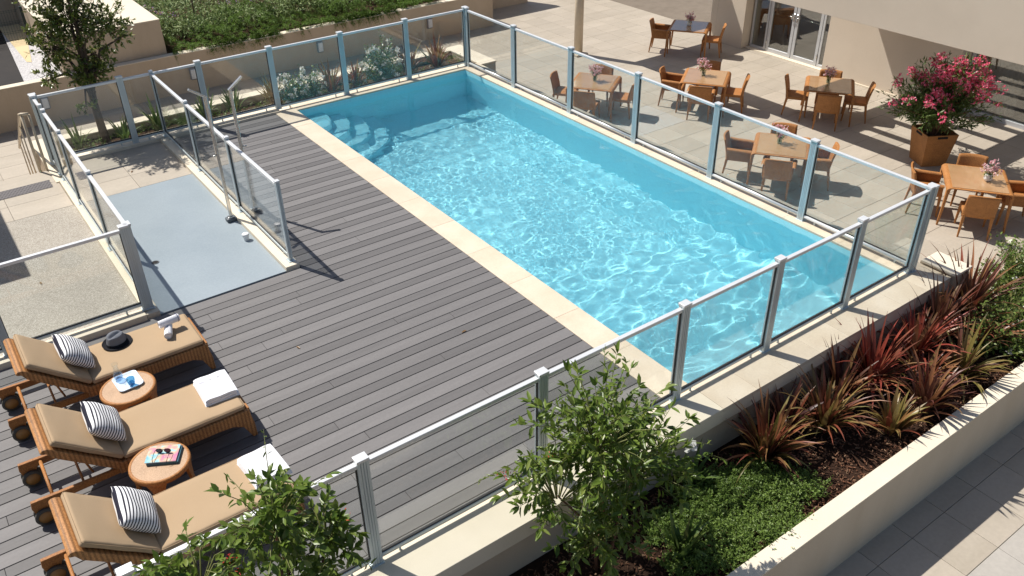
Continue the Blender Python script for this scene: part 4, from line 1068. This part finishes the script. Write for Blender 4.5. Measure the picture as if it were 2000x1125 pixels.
# ================================================================== PLANTS
RG = np.random.default_rng(42)
def unit(v): return v/np.maximum(np.linalg.norm(v, axis=-1, keepdims=True), 1e-9)
LEAF = (np.array([(0,0,0),(0.28,0.36,0.05),(0.28,-0.36,0.05),(0.30,0,-0.02),(0.65,0.34,0.04),(0.65,-0.34,0.04),(0.66,0,-0.05),(1,0,-0.10)], float),
        np.array([(0,3,1),(0,2,3),(1,3,6),(1,6,4),(3,2,5),(3,5,6),(4,6,7),(6,5,7)]))
LEAF4 = (np.array([(0,0,0),(0.45,0.5,0.06),(0.45,-0.5,0.06),(1,0,-0.05)], float), np.array([(0,2,1),(1,2,3)]))
LANCE = (np.array([(0,0,0),(0.4,0.5,0.02),(0.4,-0.5,0.02),(0.42,0,-0.01),(1,0,-0.04)], float), np.array([(0,3,1),(0,2,3),(1,3,4),(3,2,4)]))
PETAL = (np.array([(0,0,0),(0.5,0.55,0.12),(0.5,-0.55,0.12),(1,0.35,0.2),(1,-0.35,0.2)], float), np.array([(0,2,1),(1,2,4),(1,4,3)]))
def leaves(name, P, D, L, Wd, mat, parent=None, tpl=LEAF, tilt=0.5, **kw):
    P = np.asarray(P, float); n = len(P); D = unit(np.asarray(D, float))
    up = unit(np.array([0,0,1.0]) + tilt*RG.normal(size=(n,3)))
    S = unit(np.cross(up, D)); Nn = np.cross(D, S)
    T, F = tpl; L = np.broadcast_to(L, n)[:,None,None]; Wd = np.broadcast_to(Wd, n)[:,None,None]
    V = P[:,None,:] + D[:,None,:]*T[None,:,0:1]*L + S[:,None,:]*T[None,:,1:2]*Wd + Nn[:,None,:]*T[None,:,2:3]*L
    FF = F[None] + (np.arange(n)*len(T))[:,None,None]
    me = npmesh(name, V.reshape(-1,3), FF.reshape(-1,3), True)
    return obj(name, me, mat, parent, **kw)

def blob_pts(n, c, r, shell=0.55):
    d = unit(RG.normal(size=(n,3))); t = shell + (1-shell)*RG.random(n)**0.5
    return np.array(c) + d*t[:,None]*np.array(r), d

def branchy(base, ends, mat, parent, r0=0.02, name='branches', via=None):
    mb = MB()
    for e in ends:
        b = Vector(base); e = Vector(e); v = Vector(via) if via is not None else b
        m = v.lerp(e, 0.45) + Vector((rnd.uniform(-.05,.05), rnd.uniform(-.05,.05), 0.06))
        pts = [v, m, e]; mb.tube(pts, [r0, r0*0.6, r0*0.25], 5)
    return obj(name, mb, mat, parent)

# ---- the two arching shrubs in front of the fence
def shrub(loc, label, clumps, ntw, seed, leafL=(0.085, 0.13), lw=0.42, flowers=6):
    global RG; RG = np.random.default_rng(seed)
    r = empty('shrub', loc, 0, label=label, cat='shrub', group='arching green shrubs along the near fence')
    ends = []; P = []; D = []
    tw = MB(); fl = []
    for (c, rad, w) in clumps:
        n = int(ntw*w); pts, d = blob_pts(n, c, rad, 0.25)
        for p, dd in zip(pts, d):
            ends.append(p)
            inner = np.array(c) + (p-np.array(c))*0.12; inner[2] -= rad[2]*0.42
            q0 = inner; q2 = p; q1 = (q0+q2)/2 + np.array([0,0,0.08])
            tw.tube([q0, q1, q2], [0.006, 0.0042, 0.002], 4, False)
            nl = RG.integers(7, 13); ax = unit(q2-q1)
            for k in range(nl):
                t = 0.35+0.65*(k+RG.random()*0.6)/nl; b = (1-t)**2*q0+2*t*(1-t)*q1+t*t*q2
                sd = unit(np.cross(ax, RG.normal(size=3))); dr = unit(ax*RG.uniform(0.15,0.7)+sd*RG.uniform(0.5,1.0)+np.array([0,0,RG.uniform(-0.45,0.25)]))
                P.append(b); D.append(dr)
            for k in range(3): P.append(q2); D.append(unit(ax+RG.normal(size=3)*0.5))
    P = np.array(P); n = len(P); L = RG.uniform(leafL[0], leafL[1], n)
    leaves('foliage', P, D, L, L*lw, M['nandina'], r, LEAF, 0.45, kind='stuff')
    obj('twigs', tw, M['twig_green'], r, kind='stuff')
    tr = MB()
    for k in range(5):
        a = RG.random()*6.28; c = clumps[k % len(clumps)][0]
        tr.tube([(0.05*math.cos(a), 0.05*math.sin(a), -0.02), (0.06*math.cos(a)+c[0]*0.3, 0.06*math.sin(a)+c[1]*0.3, c[2]*0.45), (c[0], c[1], c[2]-clumps[k % len(clumps)][1][2]*0.3)], [0.018, 0.014, 0.008], 7)
    obj('trunk', tr, M['twig'], r)
    # light sprays rising past the crown, and red flower tips
    sp = MB(); SP, SD = [], []
    for k in range(16):
        p = ends[RG.integers(len(ends))]; c = np.array(clumps[0][0]); d = unit(p-c+np.array([0,0,0.12])); e = p+d*RG.uniform(0.15,0.35)
        sp.tube([p, (p+e)/2+np.array([0,0,0.02]), e], [0.003,0.0024,0.0015], 4, False)
        for j in range(8):
            t = 0.35+0.65*j/8; b = p+(e-p)*t; SP.append(b); SD.append(unit(d*0.6+RG.normal(size=3)*0.7))
    SP = np.array(SP); L = RG.uniform(0.035,0.07,len(SP))
    obj('spray_stems', sp, M['twig_green'], r, kind='stuff'); leaves('spray_leaves', SP, SD, L, L*0.3, M['nandina'], r, LEAF, 0.5, kind='stuff')
    FP, FD = [], []
    for k in range(flowers):
        p = ends[RG.integers(len(ends))]
        for j in range(16): FP.append(p+RG.normal(size=3)*0.025+np.array([0,0,0.02])); FD.append(RG.normal(size=3))
    if FP: leaves('red_flowers', FP, FD, RG.uniform(0.02,0.04,len(FP)), 0.008, M['berry'], r, LANCE, 0.8, kind='stuff')
    return r
shrub((-5.80, -0.80, -0.63), 'tall bushy green shrub leaning over the near fence, centre bottom',
      [((-0.10,0.02,1.80),(0.74,0.55,0.55),1.0), ((0.25,-0.05,1.25),(0.72,0.50,0.50),0.8), ((-0.15,-0.1,0.80),(0.55,0.45,0.42),0.5), ((-0.5,0.05,1.35),(0.5,0.4,0.45),0.4)], 96, 5, (0.07,0.118))
shrub((-8.55, -0.80, -0.63), 'green shrub with small oval leaves hiding the lounger foot, bottom left',
      [((0.05,0.15,2.36),(0.42,0.36,0.34),0.75), ((0.34,0.12,2.05),(0.30,0.30,0.24),0.4), ((-0.46,0.14,2.20),(0.44,0.32,0.26),0.6), ((0.0,0.0,1.85),(0.52,0.38,0.33),0.7)], 62, 8, (0.060,0.095), lw=0.56, flowers=5)

# ---- tree behind the far fence
def tree():
    global RG; RG = np.random.default_rng(77)
    r = empty('olive_green_tree', (-7.02, 10.98, -0.18), 0, label='small dark leaved tree with forked trunk behind the far fence', cat='tree')
    tb = MB()
    tb.tube([(0,0,-0.02),(-0.01,0,0.35),(-0.02,0.01,0.75),(0.0,0.0,1.05)], [0.085,0.068,0.062,0.066], 12)
    obj('trunk', tb, M['bark'], r)
    clumps = [((-0.05,0,2.15),(0.66,0.55,0.5),1.0), ((-0.38,0,1.85),(0.42,0.45,0.45),0.7), ((0.48,0,2.0),(0.52,0.45,0.5),0.6), ((-0.1,0,2.75),(0.85,0.6,0.45),0.9),
              ((-0.58,0,1.34),(0.30,0.34,0.20),0.12), ((0.0,-0.2,1.30),(0.40,0.30,0.25),0.40), ((0.28,0,1.5),(0.32,0.3,0.28),0.22), ((-0.15,-0.15,0.78),(0.22,0.2,0.12),0.07)]
    lm = MB(); tw = MB(); P, D = [], []
    for (c, rad, w) in clumps:
        c = np.array(c)
        for k in range(2 if w > 0.3 else 1):
            e = c+RG.normal(size=3)*np.array(rad)*0.3
            m = e*0.5+np.array([0.03*RG.normal(),0.03*RG.normal(),0.72])
            lm.tube([(0.02*RG.normal(),0.02*RG.normal(),0.92 if c[2] > 1 else 0.6), m*np.array([1,1,1])*np.array([0.8,0.8,1]), e], [0.040,0.024,0.010], 7)
        pts, d = blob_pts(int(140*w), c, rad, 0.2)
        for p, dd in zip(pts, d):
            q0 = c+(p-c)*0.2; tw.tube([q0, (q0+p)/2+RG.normal(size=3)*0.02, p], [0.006,0.004,0.002], 4, False)
            ax = unit(p-q0+np.array([0,0,0.05]))
            for j in range(RG.integers(9, 16)):
                t = RG.uniform(0.55, 1.0); b = q0+(p-q0)*t
                P.append(b+RG.normal(size=3)*0.012); D.append(unit(ax*0.7+RG.normal(size=3)*0.75))
    n = len(P); L = RG.uniform(0.055, 0.10, n)
    leaves('crown', P, D, L, L*0.46, M['treeleaf'], r, LANCE, 0.6, kind='stuff')
    obj('limbs', lm, M['bark'], r, kind='stuff'); obj('twigs', tw, M['bark'], r, kind='stuff')
tree()

# ---- sword-leaved clumps: every blade its own piece
def blade_mesh(bend, wd, twist, seed):
    r_ = random.Random(seed); n = 9; vs, fs = [], []
    x = z = 0.0; a = PI/2
    for i in range(n):
        t = i/(n-1); w = wd*(0.55+0.55*min(1, t*3))*max(0.02, (1-t**2.2))
        sx, cx = math.sin(twist*t), math.cos(twist*t)
        f = 0.35*w
        for s_, h in ((-1, f), (0, 0), (1, f)):
            yy = s_*w; vs.append((x - h*math.sin(a)*1.0 + yy*sx*0.4, yy*cx, z + h*math.cos(a)))
        st = 1.0/(n-1); x += st*math.cos(a); z += st*math.sin(a); a -= bend*(0.35+1.3*t)/(n-1)
    for i in range(n-1):
        b = 3*i; fs += [(b, b+1, b+4, b+3), (b+1, b+2, b+5, b+4)]
    return MB().add(vs, fs, True)
_bl = {}
def blades_for(mk):
    if mk not in _bl:
        out = []
        for k in range(7):
            me = blade_mesh((0.25,0.55,0.9,1.35,1.9,0.4,2.4)[k], (0.026,0.028,0.024,0.027,0.022,0.03,0.021)[k], (0.2,-0.4,0.6,-0.8,0.5,0.0,-0.5)[k], k).mesh('leaf')
            me.materials.append(M[mk]); out.append(me)
        _bl[mk] = out
    return _bl[mk]
def clump(name, loc, n, L, mk, label, cat, group, lean=0.75, wide=1.0, mk2=None, seed=0):
    r_ = random.Random(seed*31+n); root = empty(name, loc, 0, label=label, cat=cat, group=group)
    for k in range(n):
        mats = blades_for(mk2 if mk2 and r_.random() < 0.35 else mk)
        t = r_.random(); ln = L*(0.55+0.5*r_.random())*(1.05-0.25*t)
        me = mats[min(6, int(t*5.2+r_.random()*1.8))]
        a = r_.uniform(0, 2*PI); q = 0.075*math.sqrt(r_.random())
        o = obj('leaf', me, None, root, (q*math.cos(a), q*math.sin(a), -0.02))
        o.rotation_euler = (r_.uniform(-.15,.15), lean*(0.08+0.85*t)*r_.uniform(0.5,1.1), a)
        o.scale = (ln, wide*(0.75+0.5*r_.random()), ln)
    return root
PG = 'bronze sword-leaved plants in the near bed'
ZM = -0.63
for i, (x, y, n, L, mk, mk2, lab) in enumerate((
    (-3.52,-0.74,74,0.66,'phorm','phorm_green','bronze sword-leaved clump at the left end, above the green ground cover'),
    (-2.66,-0.82,66,0.68,'phorm','phorm_green','tall bronze clump second from the left beside the ledge'),
    (-1.62,-0.68,70,0.70,'phorm_red','phorm','brightest red sword-leaved clump in the middle of the bed'),
    (-2.12,-1.28,34,0.46,'phorm_green','phorm','small olive and bronze clump on the mulch near the outer wall'),
    (-1.52,-1.30,60,0.60,'phorm_dark','phorm','dark purple-brown clump next to the outer wall'),
    (-0.80,-0.70,62,0.72,'phorm_red','phorm','tall reddish clump behind the brightest red one'),
    (-0.70,-1.22,52,0.62,'phorm_green','phorm_dark','olive-leaved clump between the dark one and the rose bush'),
    (-0.22,-0.62,50,0.80,'phorm_dark','phorm','tall dark bronze clump near the corner block'),
    (0.42,-0.62,56,0.92,'phorm','phorm_dark','upright bronze clump right below the corner block'),
    (-0.02,-1.02,40,0.62,'phorm_dark','phorm','low dark clump beside the rose bush'),
    (-2.12,-0.60,48,0.60,'phorm','phorm_dark','bronze clump against the ledge, left of the brightest red one'),
    (-1.12,-1.02,40,0.50,'phorm','phorm_green','low bronze clump between the red and the dark ones'),
    (-3.05,-0.60,40,0.52,'phorm_dark','phorm','dark bronze clump against the ledge between the first two'))):
    clump('bronze_flax', (x, y, ZM+0.02), int(n*1.4), L*1.30, mk, lab, 'plant', PG, 0.95, 0.98, mk2, i)
IG = 'iris clumps'
for i, (x, y, z, n, L, lab) in enumerate((
    (-5.10,-1.10,ZM,22,0.42,'iris clump at the bottom edge beside the tall shrub'),
    (-4.42,-0.55,ZM,18,0.42,'iris with a white bloom under the ledge'),
    (-7.45,10.98,-0.17,12,0.55,'iris at the left end of the far bed'),
    (-6.72,10.85,-0.17,16,0.45,'iris at the foot of the small tree'),
    (-6.10,10.98,-0.17,40,0.55,'dense iris clump right of the small tree'),
    (-5.25,10.95,-0.17,30,0.50,'iris clump behind the shower posts'),
    (-4.70,10.95,-0.17,24,0.48,'iris clump left of the white roses'))):
    clump('iris', (x, y, z), int(n*1.3), L*1.25, 'iris', lab, 'plant', IG, 0.5, 1.0, None, 40+i)
for i, (x, n, L, mk, lab) in enumerate((
    (-3.95,34,0.52,'phorm_green','brown-green sword-leaved clump left of the first pool fence panel'),
    (-2.75,34,0.58,'phorm','bronze clump behind the second far fence panel'),
    (-2.20,36,0.50,'phorm','bronze clump beside the second far fence post'),
    (-0.98,36,0.58,'phorm_dark','dark bronze clump left of the far corner post'),
    (-0.30,48,0.55,'phorm','orange-bronze clump beside the far corner post'))):
    clump('bronze_flax', (x, 10.86, -0.17), int(n*1.2), L*1.3, mk, lab, 'plant', 'bronze sword-leaved plants in the far bed', 0.8, 1.0, 'phorm_green', 60+i)
# white iris bloom
ib = leaves('iris_bloom', np.array([(-4.44,-0.52,ZM+0.50)]*9)+RG.normal(size=(9,3))*0.012, RG.normal(size=(9,3))+np.array([0,0,0.2]), 0.075, 0.05, M['petal_white'], None, PETAL, 0.5, label='single white iris flower above the green ground cover', cat='flower')

# ---- rose bushes
def rose_bush(name, loc, rad, n, label, cat, blooms, bl_r, seed, lf='rose', group=None):
    global RG; RG = np.random.default_rng(seed)
    r = empty(name, loc, 0, label=label, cat=cat, group=group)
    st = MB(); P, D = [], []; tips = []
    for k in range(n):
        d = unit(RG.normal(size=3)*np.array([1,1,0.5])+np.array([0,0,0.55])); p = d*np.array(rad)*RG.uniform(0.55,1.05); p[2] = abs(p[2])+0.05
        tips.append(p); st.tube([(0.03*RG.normal(),0.03*RG.normal(),0), p*0.5+np.array([0,0,0.04]), p], [0.006,0.0045,0.0025], 4, False)
        for j in range(34):
            t = RG.uniform(0.35,1.02); P.append(p*t+RG.normal(size=3)*0.035); D.append(RG.normal(size=3)+np.array([0,0,0.1]))
    L = RG.uniform(0.03,0.062,len(P))
    obj('stems', st, M['twig_green'], r, kind='stuff'); leaves('foliage', P, D, L, L*0.55, M[lf], r, LANCE, 0.5, kind='stuff')
    P, D = [], []
    for k in range(blooms):
        p = tips[RG.integers(len(tips))]*RG.uniform(0.92,1.05)
        for j in range(12): P.append(p+RG.normal(size=3)*bl_r*0.35); D.append(RG.normal(size=3)+np.array([0,0,0.5]))
    if P: leaves('blooms', P, D, bl_r, bl_r*0.8, M['petal_white'], r, PETAL, 0.6, kind='stuff')
    return r
rose_bush('rose_bush', (0.52,-1.12,ZM), (0.92,0.50,0.74), 260, 'glossy green rose bush in the near bed at the right edge', 'bush', 7, 0.035, 3)
rose_bush('rose_bush', (1.55,-0.80,ZM), (0.90,0.62,1.15), 220, 'taller rose bush with reddish young leaves by the right frame edge', 'bush', 3, 0.03, 4)
rose_bush('rose_bush', (-3.42,10.83,-0.17), (0.55,0.30,0.78), 90, 'white flowering bush left of the second far fence post', 'bush', 70, 0.042, 5, group='white flowering bushes in the far bed')
rose_bush('rose_bush', (-1.62,10.83,-0.17), (0.52,0.30,0.92), 90, 'white flowering bush right of the third far fence post', 'bush', 56, 0.044, 6, group='white flowering bushes in the far bed')

# ---- ground cover mats and mulch
RG = np.random.default_rng(12)
def mat_cover(name, poly_fn, n, z, mat, label, L=(0.018,0.034), sprig=(0.05,0.15)):
    """low mat made of short shoots, each set with small leaves"""
    S = []
    while len(S) < n:
        for a, b in RG.random((n, 2)):
            q = poly_fn(a, b)
            if q is not None: S.append(q)
    S = np.array(S[:n]); m = 13
    d = unit(RG.normal(size=(n,3))*np.array([0.8,0.8,0.25])+np.array([0.1,-0.1,0.75])); ln = RG.uniform(sprig[0], sprig[1], n)*(0.6+0.8*RG.random(n)**2)
    t = RG.random((n, m)); P = (S[:,None,:] + d[:,None,:]*(ln[:,None]*t)[:,:,None]).reshape(-1,3)
    D = np.repeat(d, m, 0)*0.6 + RG.normal(size=(n*m,3))*0.8; Ls = RG.uniform(L[0], L[1], n*m)
    return leaves(name, P, D, Ls, Ls*0.42, mat, None, LEAF4, 0.6, kind='stuff', label=label, cat='ground cover')
def cover_near(a, b):
    x, y = -5.35+2.0*a, -1.58+1.05*b
    n = 0.5+0.5*math.sin(x*7.1+1)*math.cos(y*8.3)
    edge = (x+4.40)**2/1.0**2+(y+1.10)**2/0.55**2+0.28*math.sin(9*math.atan2(y+1.1, x+4.4))+0.25*math.sin(x*13)*math.sin(y*17)
    if edge > 1.0: return None
    hill = max(0.0, 1-edge)**0.5
    return (x, y, ZM+0.01+(0.03+0.10*n)*hill*RG.random()**0.4)
mat_cover('ground_cover', cover_near, 3600, ZM, M['creeper'], 'bright green creeping ground cover in the near bed', (0.016,0.034))
def cover_far(a, b):
    x, y = -7.9+8.1*a, 10.45+0.74*b
    return (x, y, -0.16+0.09*RG.random()*(0.5+0.5*math.sin(x*5))) if math.sin(x*3.1)+math.cos(y*9+x) > -0.4 else None
mat_cover('ground_cover', cover_far, 900, -0.16, M['creeper'], 'low green ground cover in the far bed behind the fence', (0.02,0.045))
fb = leaves('tiny_flowers', np.array([q for q in (cover_near(a, b) for a, b in RG.random((500,2))) if q is not None])+np.array([0,0,0.02]), np.array([(0,0,1.0)]), 0.012, 0.012, M['petal_white'], None, PETAL, 0.8, kind='stuff', label='tiny white flowers scattered over the ground cover', cat='flowers') if False else None
ch = MB(); V = []; F = []; nchip = 9000
cx = RG.uniform(-6.8, 2.8, nchip); cy = RG.uniform(-1.57, -0.42, nchip)
for k in range(nchip):
    l, w, t = RG.uniform(0.012,0.05), RG.uniform(0.006,0.018), RG.uniform(0.002,0.007)
    a = RG.random()*6.283; tl = RG.normal()*0.35; ca, sa = math.cos(a), math.sin(a)
    ex = np.array([ca*math.cos(tl), sa*math.cos(tl), math.sin(tl)]); ey = np.array([-sa, ca, RG.normal()*0.3]); ez = np.cross(ex, ey)
    c = np.array([cx[k], cy[k], ZM+0.012+0.012*RG.random()])
    b = len(V)
    for sx, sy, sz in ((-1,-1,-1),(1,-.7,-1),(1,.8,-1),(-1,1,-1),(-.8,-.7,1),(.8,-.6,1),(.9,.6,1),(-.9,.8,1)):
        V.append(c+ex*l*sx*0.5+ey*w*sy*0.5+ez*t*sz*0.5)
    F += [(b+4,b+5,b+6,b+7),(b,b+1,b+5,b+4),(b+1,b+2,b+6,b+5),(b+2,b+3,b+7,b+6),(b+3,b,b+4,b+7)]
obj('bark_chips', npmesh('bark_chips', V, F, False), M['chip'], None, kind='stuff', label='reddish brown bark chips covering the near bed', cat='mulch')

# ---- raised bed on the garden wall: juniper fringe, mixed flowers
RG = np.random.default_rng(31)
def juniper():
    n = 1500; P, D, LL = [], [], []
    x = RG.uniform(-4.25, 3.2, n); 
    for k in range(n):
        e = 0.5+0.5*math.sin(x[k]*2.1)+0.3*math.sin(x[k]*5.3)
        if e < 0.42 and RG.random() < 0.55: continue
        hang = RG.random() < 0.36 and e > 0.3 and x[k] < 2.2
        y0 = 16.30+RG.random()*(0.75+0.35*e); z0 = -0.44+0.60*RG.random()*(0.25+0.75*e)
        d = np.array([RG.normal()*0.7, -1.0 if RG.random() < 0.65 else RG.normal(), 0.35*RG.normal()]); d = unit(d)
        if hang: y0 = 16.30+0.08*RG.random(); d = unit(np.array([RG.normal()*0.35, -0.75, -0.30])); z0 = -0.42+0.05*RG.random()
        ln = RG.uniform(0.20,0.42)*(0.8 if hang else 1)
        if k % 4 == 0 and not hang: y0 = 16.30+0.25*RG.random(); z0 = -0.43+0.10*RG.random(); d = unit(np.array([RG.normal()*0.6, -0.8, 0.15]))
        if not hang and y0 + d[1]*ln < 16.08: y0 += 0.12
        for j in range(44):
            t = RG.random(); s = unit(np.cross(d, RG.normal(size=3)))
            p = np.array([x[k], y0, z0])+d*ln*t+np.array([0,0,-0.20*t*t if hang else 0.07*t*(1-t)])
            P.append(p); D.append(unit(d*0.9+s*0.75+np.array([0,0,0.1]))); LL.append(RG.uniform(0.03,0.07)*(1.2-t))
    LL = np.array(LL)
    leaves('juniper', P, D, LL*1.5, LL*0.24, M['juniper'], None, LEAF4, 0.8, kind='stuff', label='dark green juniper spilling over the long garden wall', cat='hedge')
juniper()
def flowerbed():
    n = 26000; x = RG.uniform(-4.3, 4.6, n); y = 16.95+4.4*RG.random(n); z = -0.42+0.10*(y-16.5)*0.35
    hgt = 0.16+0.30*(0.5+0.5*np.sin(x*3.3)*np.cos(y*2.7))+0.12*RG.random(n)
    P = np.stack([x, y, z+hgt*RG.random(n)**0.5], 1); D = RG.normal(size=(n,3))+np.array([0,0,0.5]); L = RG.uniform(0.06,0.13,n)
    r = empty('flower_bed', (0,0,0), 0, label='mixed flower bed with lilac blooms behind the juniper', cat='flower bed')
    leaves('foliage', P, D, L, L*0.34, M['bedleaf'], r, LEAF4, 0.6, kind='stuff')
    m = 9000; x = RG.uniform(-4.3, 2.5, m); y = 16.75+1.7*RG.random(m)**1.4; k = np.sin(x*4.1)+np.cos(y*3+x) > -0.2
    P = np.stack([x, y, -0.44+0.12*RG.random(m)], 1)[k]; D = RG.normal(size=(k.sum(),3))*np.array([.6,.6,.3])+np.array([0,-0.2,0.9]); L = RG.uniform(0.10,0.26,k.sum())
    leaves('grass_blades', P, D, L, 0.010, M['iris'], r, LANCE, 0.5, kind='stuff')
    m = 700; x = RG.uniform(-4.2, 3.5, m); y = 17.6+3.4*RG.random(m); k = np.sin(x*2.3+y) > 0.05
    P = np.repeat(np.stack([x, y, -0.42+0.035*(y-16.5)+0.42+0.06*RG.random(m)], 1)[k], 6, 0); P = P+RG.normal(size=P.shape)*0.022
    leaves('lilac_blooms', P, RG.normal(size=P.shape)+np.array([0,0,0.6]), 0.035, 0.026, M['petal_purple'], r, PETAL, 0.6, kind='stuff')
flowerbed()
def mounds():
    r = empty('mixed_shrubs', (0,0,0), 0, label='uneven row of small green shrubs between juniper and flower bed', cat='shrubs')
    for k in range(13):
        c = np.array([-3.9+0.62*k+0.2*RG.normal(), 17.15+0.9*RG.random(), -0.40]); rad = np.array([0.30+0.16*RG.random(), 0.28, 0.26+0.24*RG.random()])
        n = 900; p, d = blob_pts(n, c, rad, 0.5); p[:,2] = np.abs(p[:,2]-c[2])+c[2]
        L = RG.uniform(0.05,0.11,n)
        leaves('foliage', p, d+RG.normal(size=(n,3))*0.6+np.array([0,0,0.3]), L, L*(0.16 if k % 3 == 0 else 0.38), M[('iris','bedleaf','creeper','juniper')[k % 4]], r, LEAF4, 0.6, kind='stuff')
mounds()

# ---- oleander in a tall wicker planter
pb = empty('planter_box', (6.17, 3.24, G), math.radians(-30), label='tapered square wicker planter beside the right edge table', cat='planter')
def planter_mesh():
    b, t, h, w = 0.235, 0.31, 0.66, 0.03; mb = MB()
    vs = [(-b,-b,0),(b,-b,0),(b,b,0),(-b,b,0),(-t,-t,h),(t,-t,h),(t,t,h),(-t,t,h),(-t+w,-t+w,h),(t-w,-t+w,h),(t-w,t-w,h),(-t+w,t-w,h),(-t+w+.02,-t+w+.02,h-0.16),(t-w-.02,-t+w+.02,h-0.16),(t-w-.02,t-w-.02,h-0.16),(-t+w+.02,t-w-.02,h-0.16)]
    fs = [(3,2,1,0)] + [(i,(i+1)%4,4+(i+1)%4,4+i) for i in range(4)] + [(4+i,4+(i+1)%4,8+(i+1)%4,8+i) for i in range(4)] + [(8+i,8+(i+1)%4,12+(i+1)%4,12+i) for i in range(4)]
    return mb.add(vs, fs)
obj('box', planter_mesh(), M['wicker'], pb)
for k in range(4):
    g = obj('grip_hole', bevmesh(MB().box((-0.10,-0.012,-0.022),(0.10,0.012,0.022)), 0.008, 2), M['void'], pb)
    a = k*PI/2; g.location = (0.304*math.cos(a-PI/2), 0.304*math.sin(a-PI/2), 0.615); g.rotation_euler = (0.11 if False else 0, 0, a)
obj('soil', MB().add([(-0.265,-0.265,0),(0.265,-0.265,0),(0.265,0.265,0),(-0.265,0.265,0)], [(0,1,2,3)]), M['soil'], pb, (0,0,0.52))
def oleander():
    global RG; RG = np.random.default_rng(18)
    r = empty('oleander', (6.17, 3.24, G+0.52), 0, label='large oleander bush full of crimson flowers in the wicker planter', cat='bush')
    st = MB(); P, D, FP, FD = [], [], [], []
    for k in range(240):
        a = RG.random()*6.283; el = RG.uniform(0.05,1.0)**0.75
        R = 1.10*(0.62+0.38*RG.random()); tip = np.array([math.cos(a)*math.cos(el*1.45)*R*1.05, math.sin(a)*math.cos(el*1.45)*R*1.05, 0.30+math.sin(el*1.45)*R*1.20])
        b0 = np.array([math.cos(a)*0.10*RG.random(), math.sin(a)*0.10*RG.random(), 0]); mid = b0*0.5+tip*0.5+np.array([0,0,0.10]); mid[:2] *= 0.62
        if k % 2 == 0: st.tube([b0, mid, tip], [0.011,0.008,0.004], 5, False)
        ax = unit(tip-mid)
        for j in range(36):
            t = RG.uniform(0.42,1.03); b = (1-t)**2*b0+2*t*(1-t)*mid+t*t*tip
            P.append(b+RG.normal(size=3)*0.02); D.append(unit(ax*0.75+RG.normal(size=3)*0.55))
        top = tip[2] > 0.88 and RG.random() < 0.60
        if top or RG.random() < 0.07:
            c = tip+ax*0.03
            for j in range(RG.integers(8, 18)):
                q = c+RG.normal(size=3)*np.array([0.05,0.05,0.04])
                for s in range(5): FP.append(q); FD.append(unit(RG.normal(size=3)+np.array([0,0,0.5])))
    L = RG.uniform(0.08,0.15,len(P))
    obj('stems', st, M['twig'], r, kind='stuff'); leaves('foliage', P, D, L, L*0.20, M['oleander'], r, LANCE, 0.6, kind='stuff')
    leaves('blossoms', FP, FD, RG.uniform(0.024,0.038,len(FP)), 0.026, M['petal_oleander'], r, PETAL, 0.7, kind='stuff')
oleander()

# ---- flowers on the tables
def bouquet(loc, kind, lab, seed):
    global RG; RG = np.random.default_rng(seed)
    r = empty('flower_vase', loc, 0, label=lab, cat='vase', group='flower vases on the terrace tables')
    if kind == 'pot':
        obj('vase', MB().lathe([(0,0),(0.045,0),(0.068,0.035),(0.070,0.065),(0.052,0.105),(0.056,0.12),(0.048,0.12),(0.045,0.10),(0,0.09)], 24), M['white_gloss'], r); z0 = 0.10
    else:
        obj('vase', MB().lathe([(0,0),(0.038,0),(0.046,0.03),(0.045,0.08),(0.034,0.10),(0.040,0.125)], 24), M['vase_glass'], r)
        obj('vase_water', MB().lathe([(0,0.006),(0.036,0.006),(0.042,0.03),(0.042,0.065),(0,0.065)], 20), M['vase_glass'], r); z0 = 0.02
    st = MB(); P, D, FP, FD = [], [], [], []
    for k in range(26):
        a = RG.random()*6.283; sp = RG.uniform(0.02,0.15); h = RG.uniform(0.17,0.34); t = np.array([sp*math.cos(a), sp*math.sin(a), h])
        st.tube([(0.01*RG.normal(),0.01*RG.normal(),z0), t*0.5+np.array([0,0,0.05]), t], 0.0018, 4, False)
        for j in range(5): P.append(t*RG.uniform(0.45,0.9)); D.append(RG.normal(size=3)+np.array([0,0,0.4]))
        for j in range(RG.integers(3, 6)):
            q = t+RG.normal(size=3)*0.022
            for s in range(6): FP.append(q); FD.append(unit(RG.normal(size=3)))
    L = RG.uniform(0.03,0.06,len(P))
    obj('stems', st, M['twig_green'], r, kind='stuff'); leaves('leaves', P, D, L, L*0.3, M['creeper'], r, LANCE, 0.6, kind='stuff')
    leaves('blossoms', FP, FD, 0.022, 0.017, M['petal_mixed'], r, PETAL, 0.7, kind='stuff')
for i, ((x, y), lab, short, ch_, vase) in enumerate(TABLES):
    off = ((-.02,.02),(0.0,.02),(-.06,.06),(-.05,.10),(-.06,.05),(0.14,-.05))[i]
    p = Vector((x, y, 0)) + e1*off[0] + e2*off[1]
    bouquet((p.x, p.y, G+0.7075), vase, ('white pot' if vase == 'pot' else 'glass vase')+' of pink and white flowers on '+short, 100+i)

# ---- a few fallen leaves
RG = np.random.default_rng(5)
for (x, y, z, lab) in ((-7.05, 9.15, -0.004, 'yellow fallen leaf on the corridor tiles beside the pad'), (-8.95, 6.45, -0.006, 'dry fallen leaf on the aggregate walk'), (-6.9, 3.2, -0.002, 'small dry leaf on the deck boards'), (-5.2, 2.3, -0.002, 'small curled leaf on the deck near the coping')):
    leaves('fallen_leaf', np.array([(x, y, z+0.006)]), np.array([(RG.normal(), RG.normal(), 0.05)]), 0.07, 0.03, M['phorm_green'], None, LEAF, 0.05, label=lab, cat='leaf')
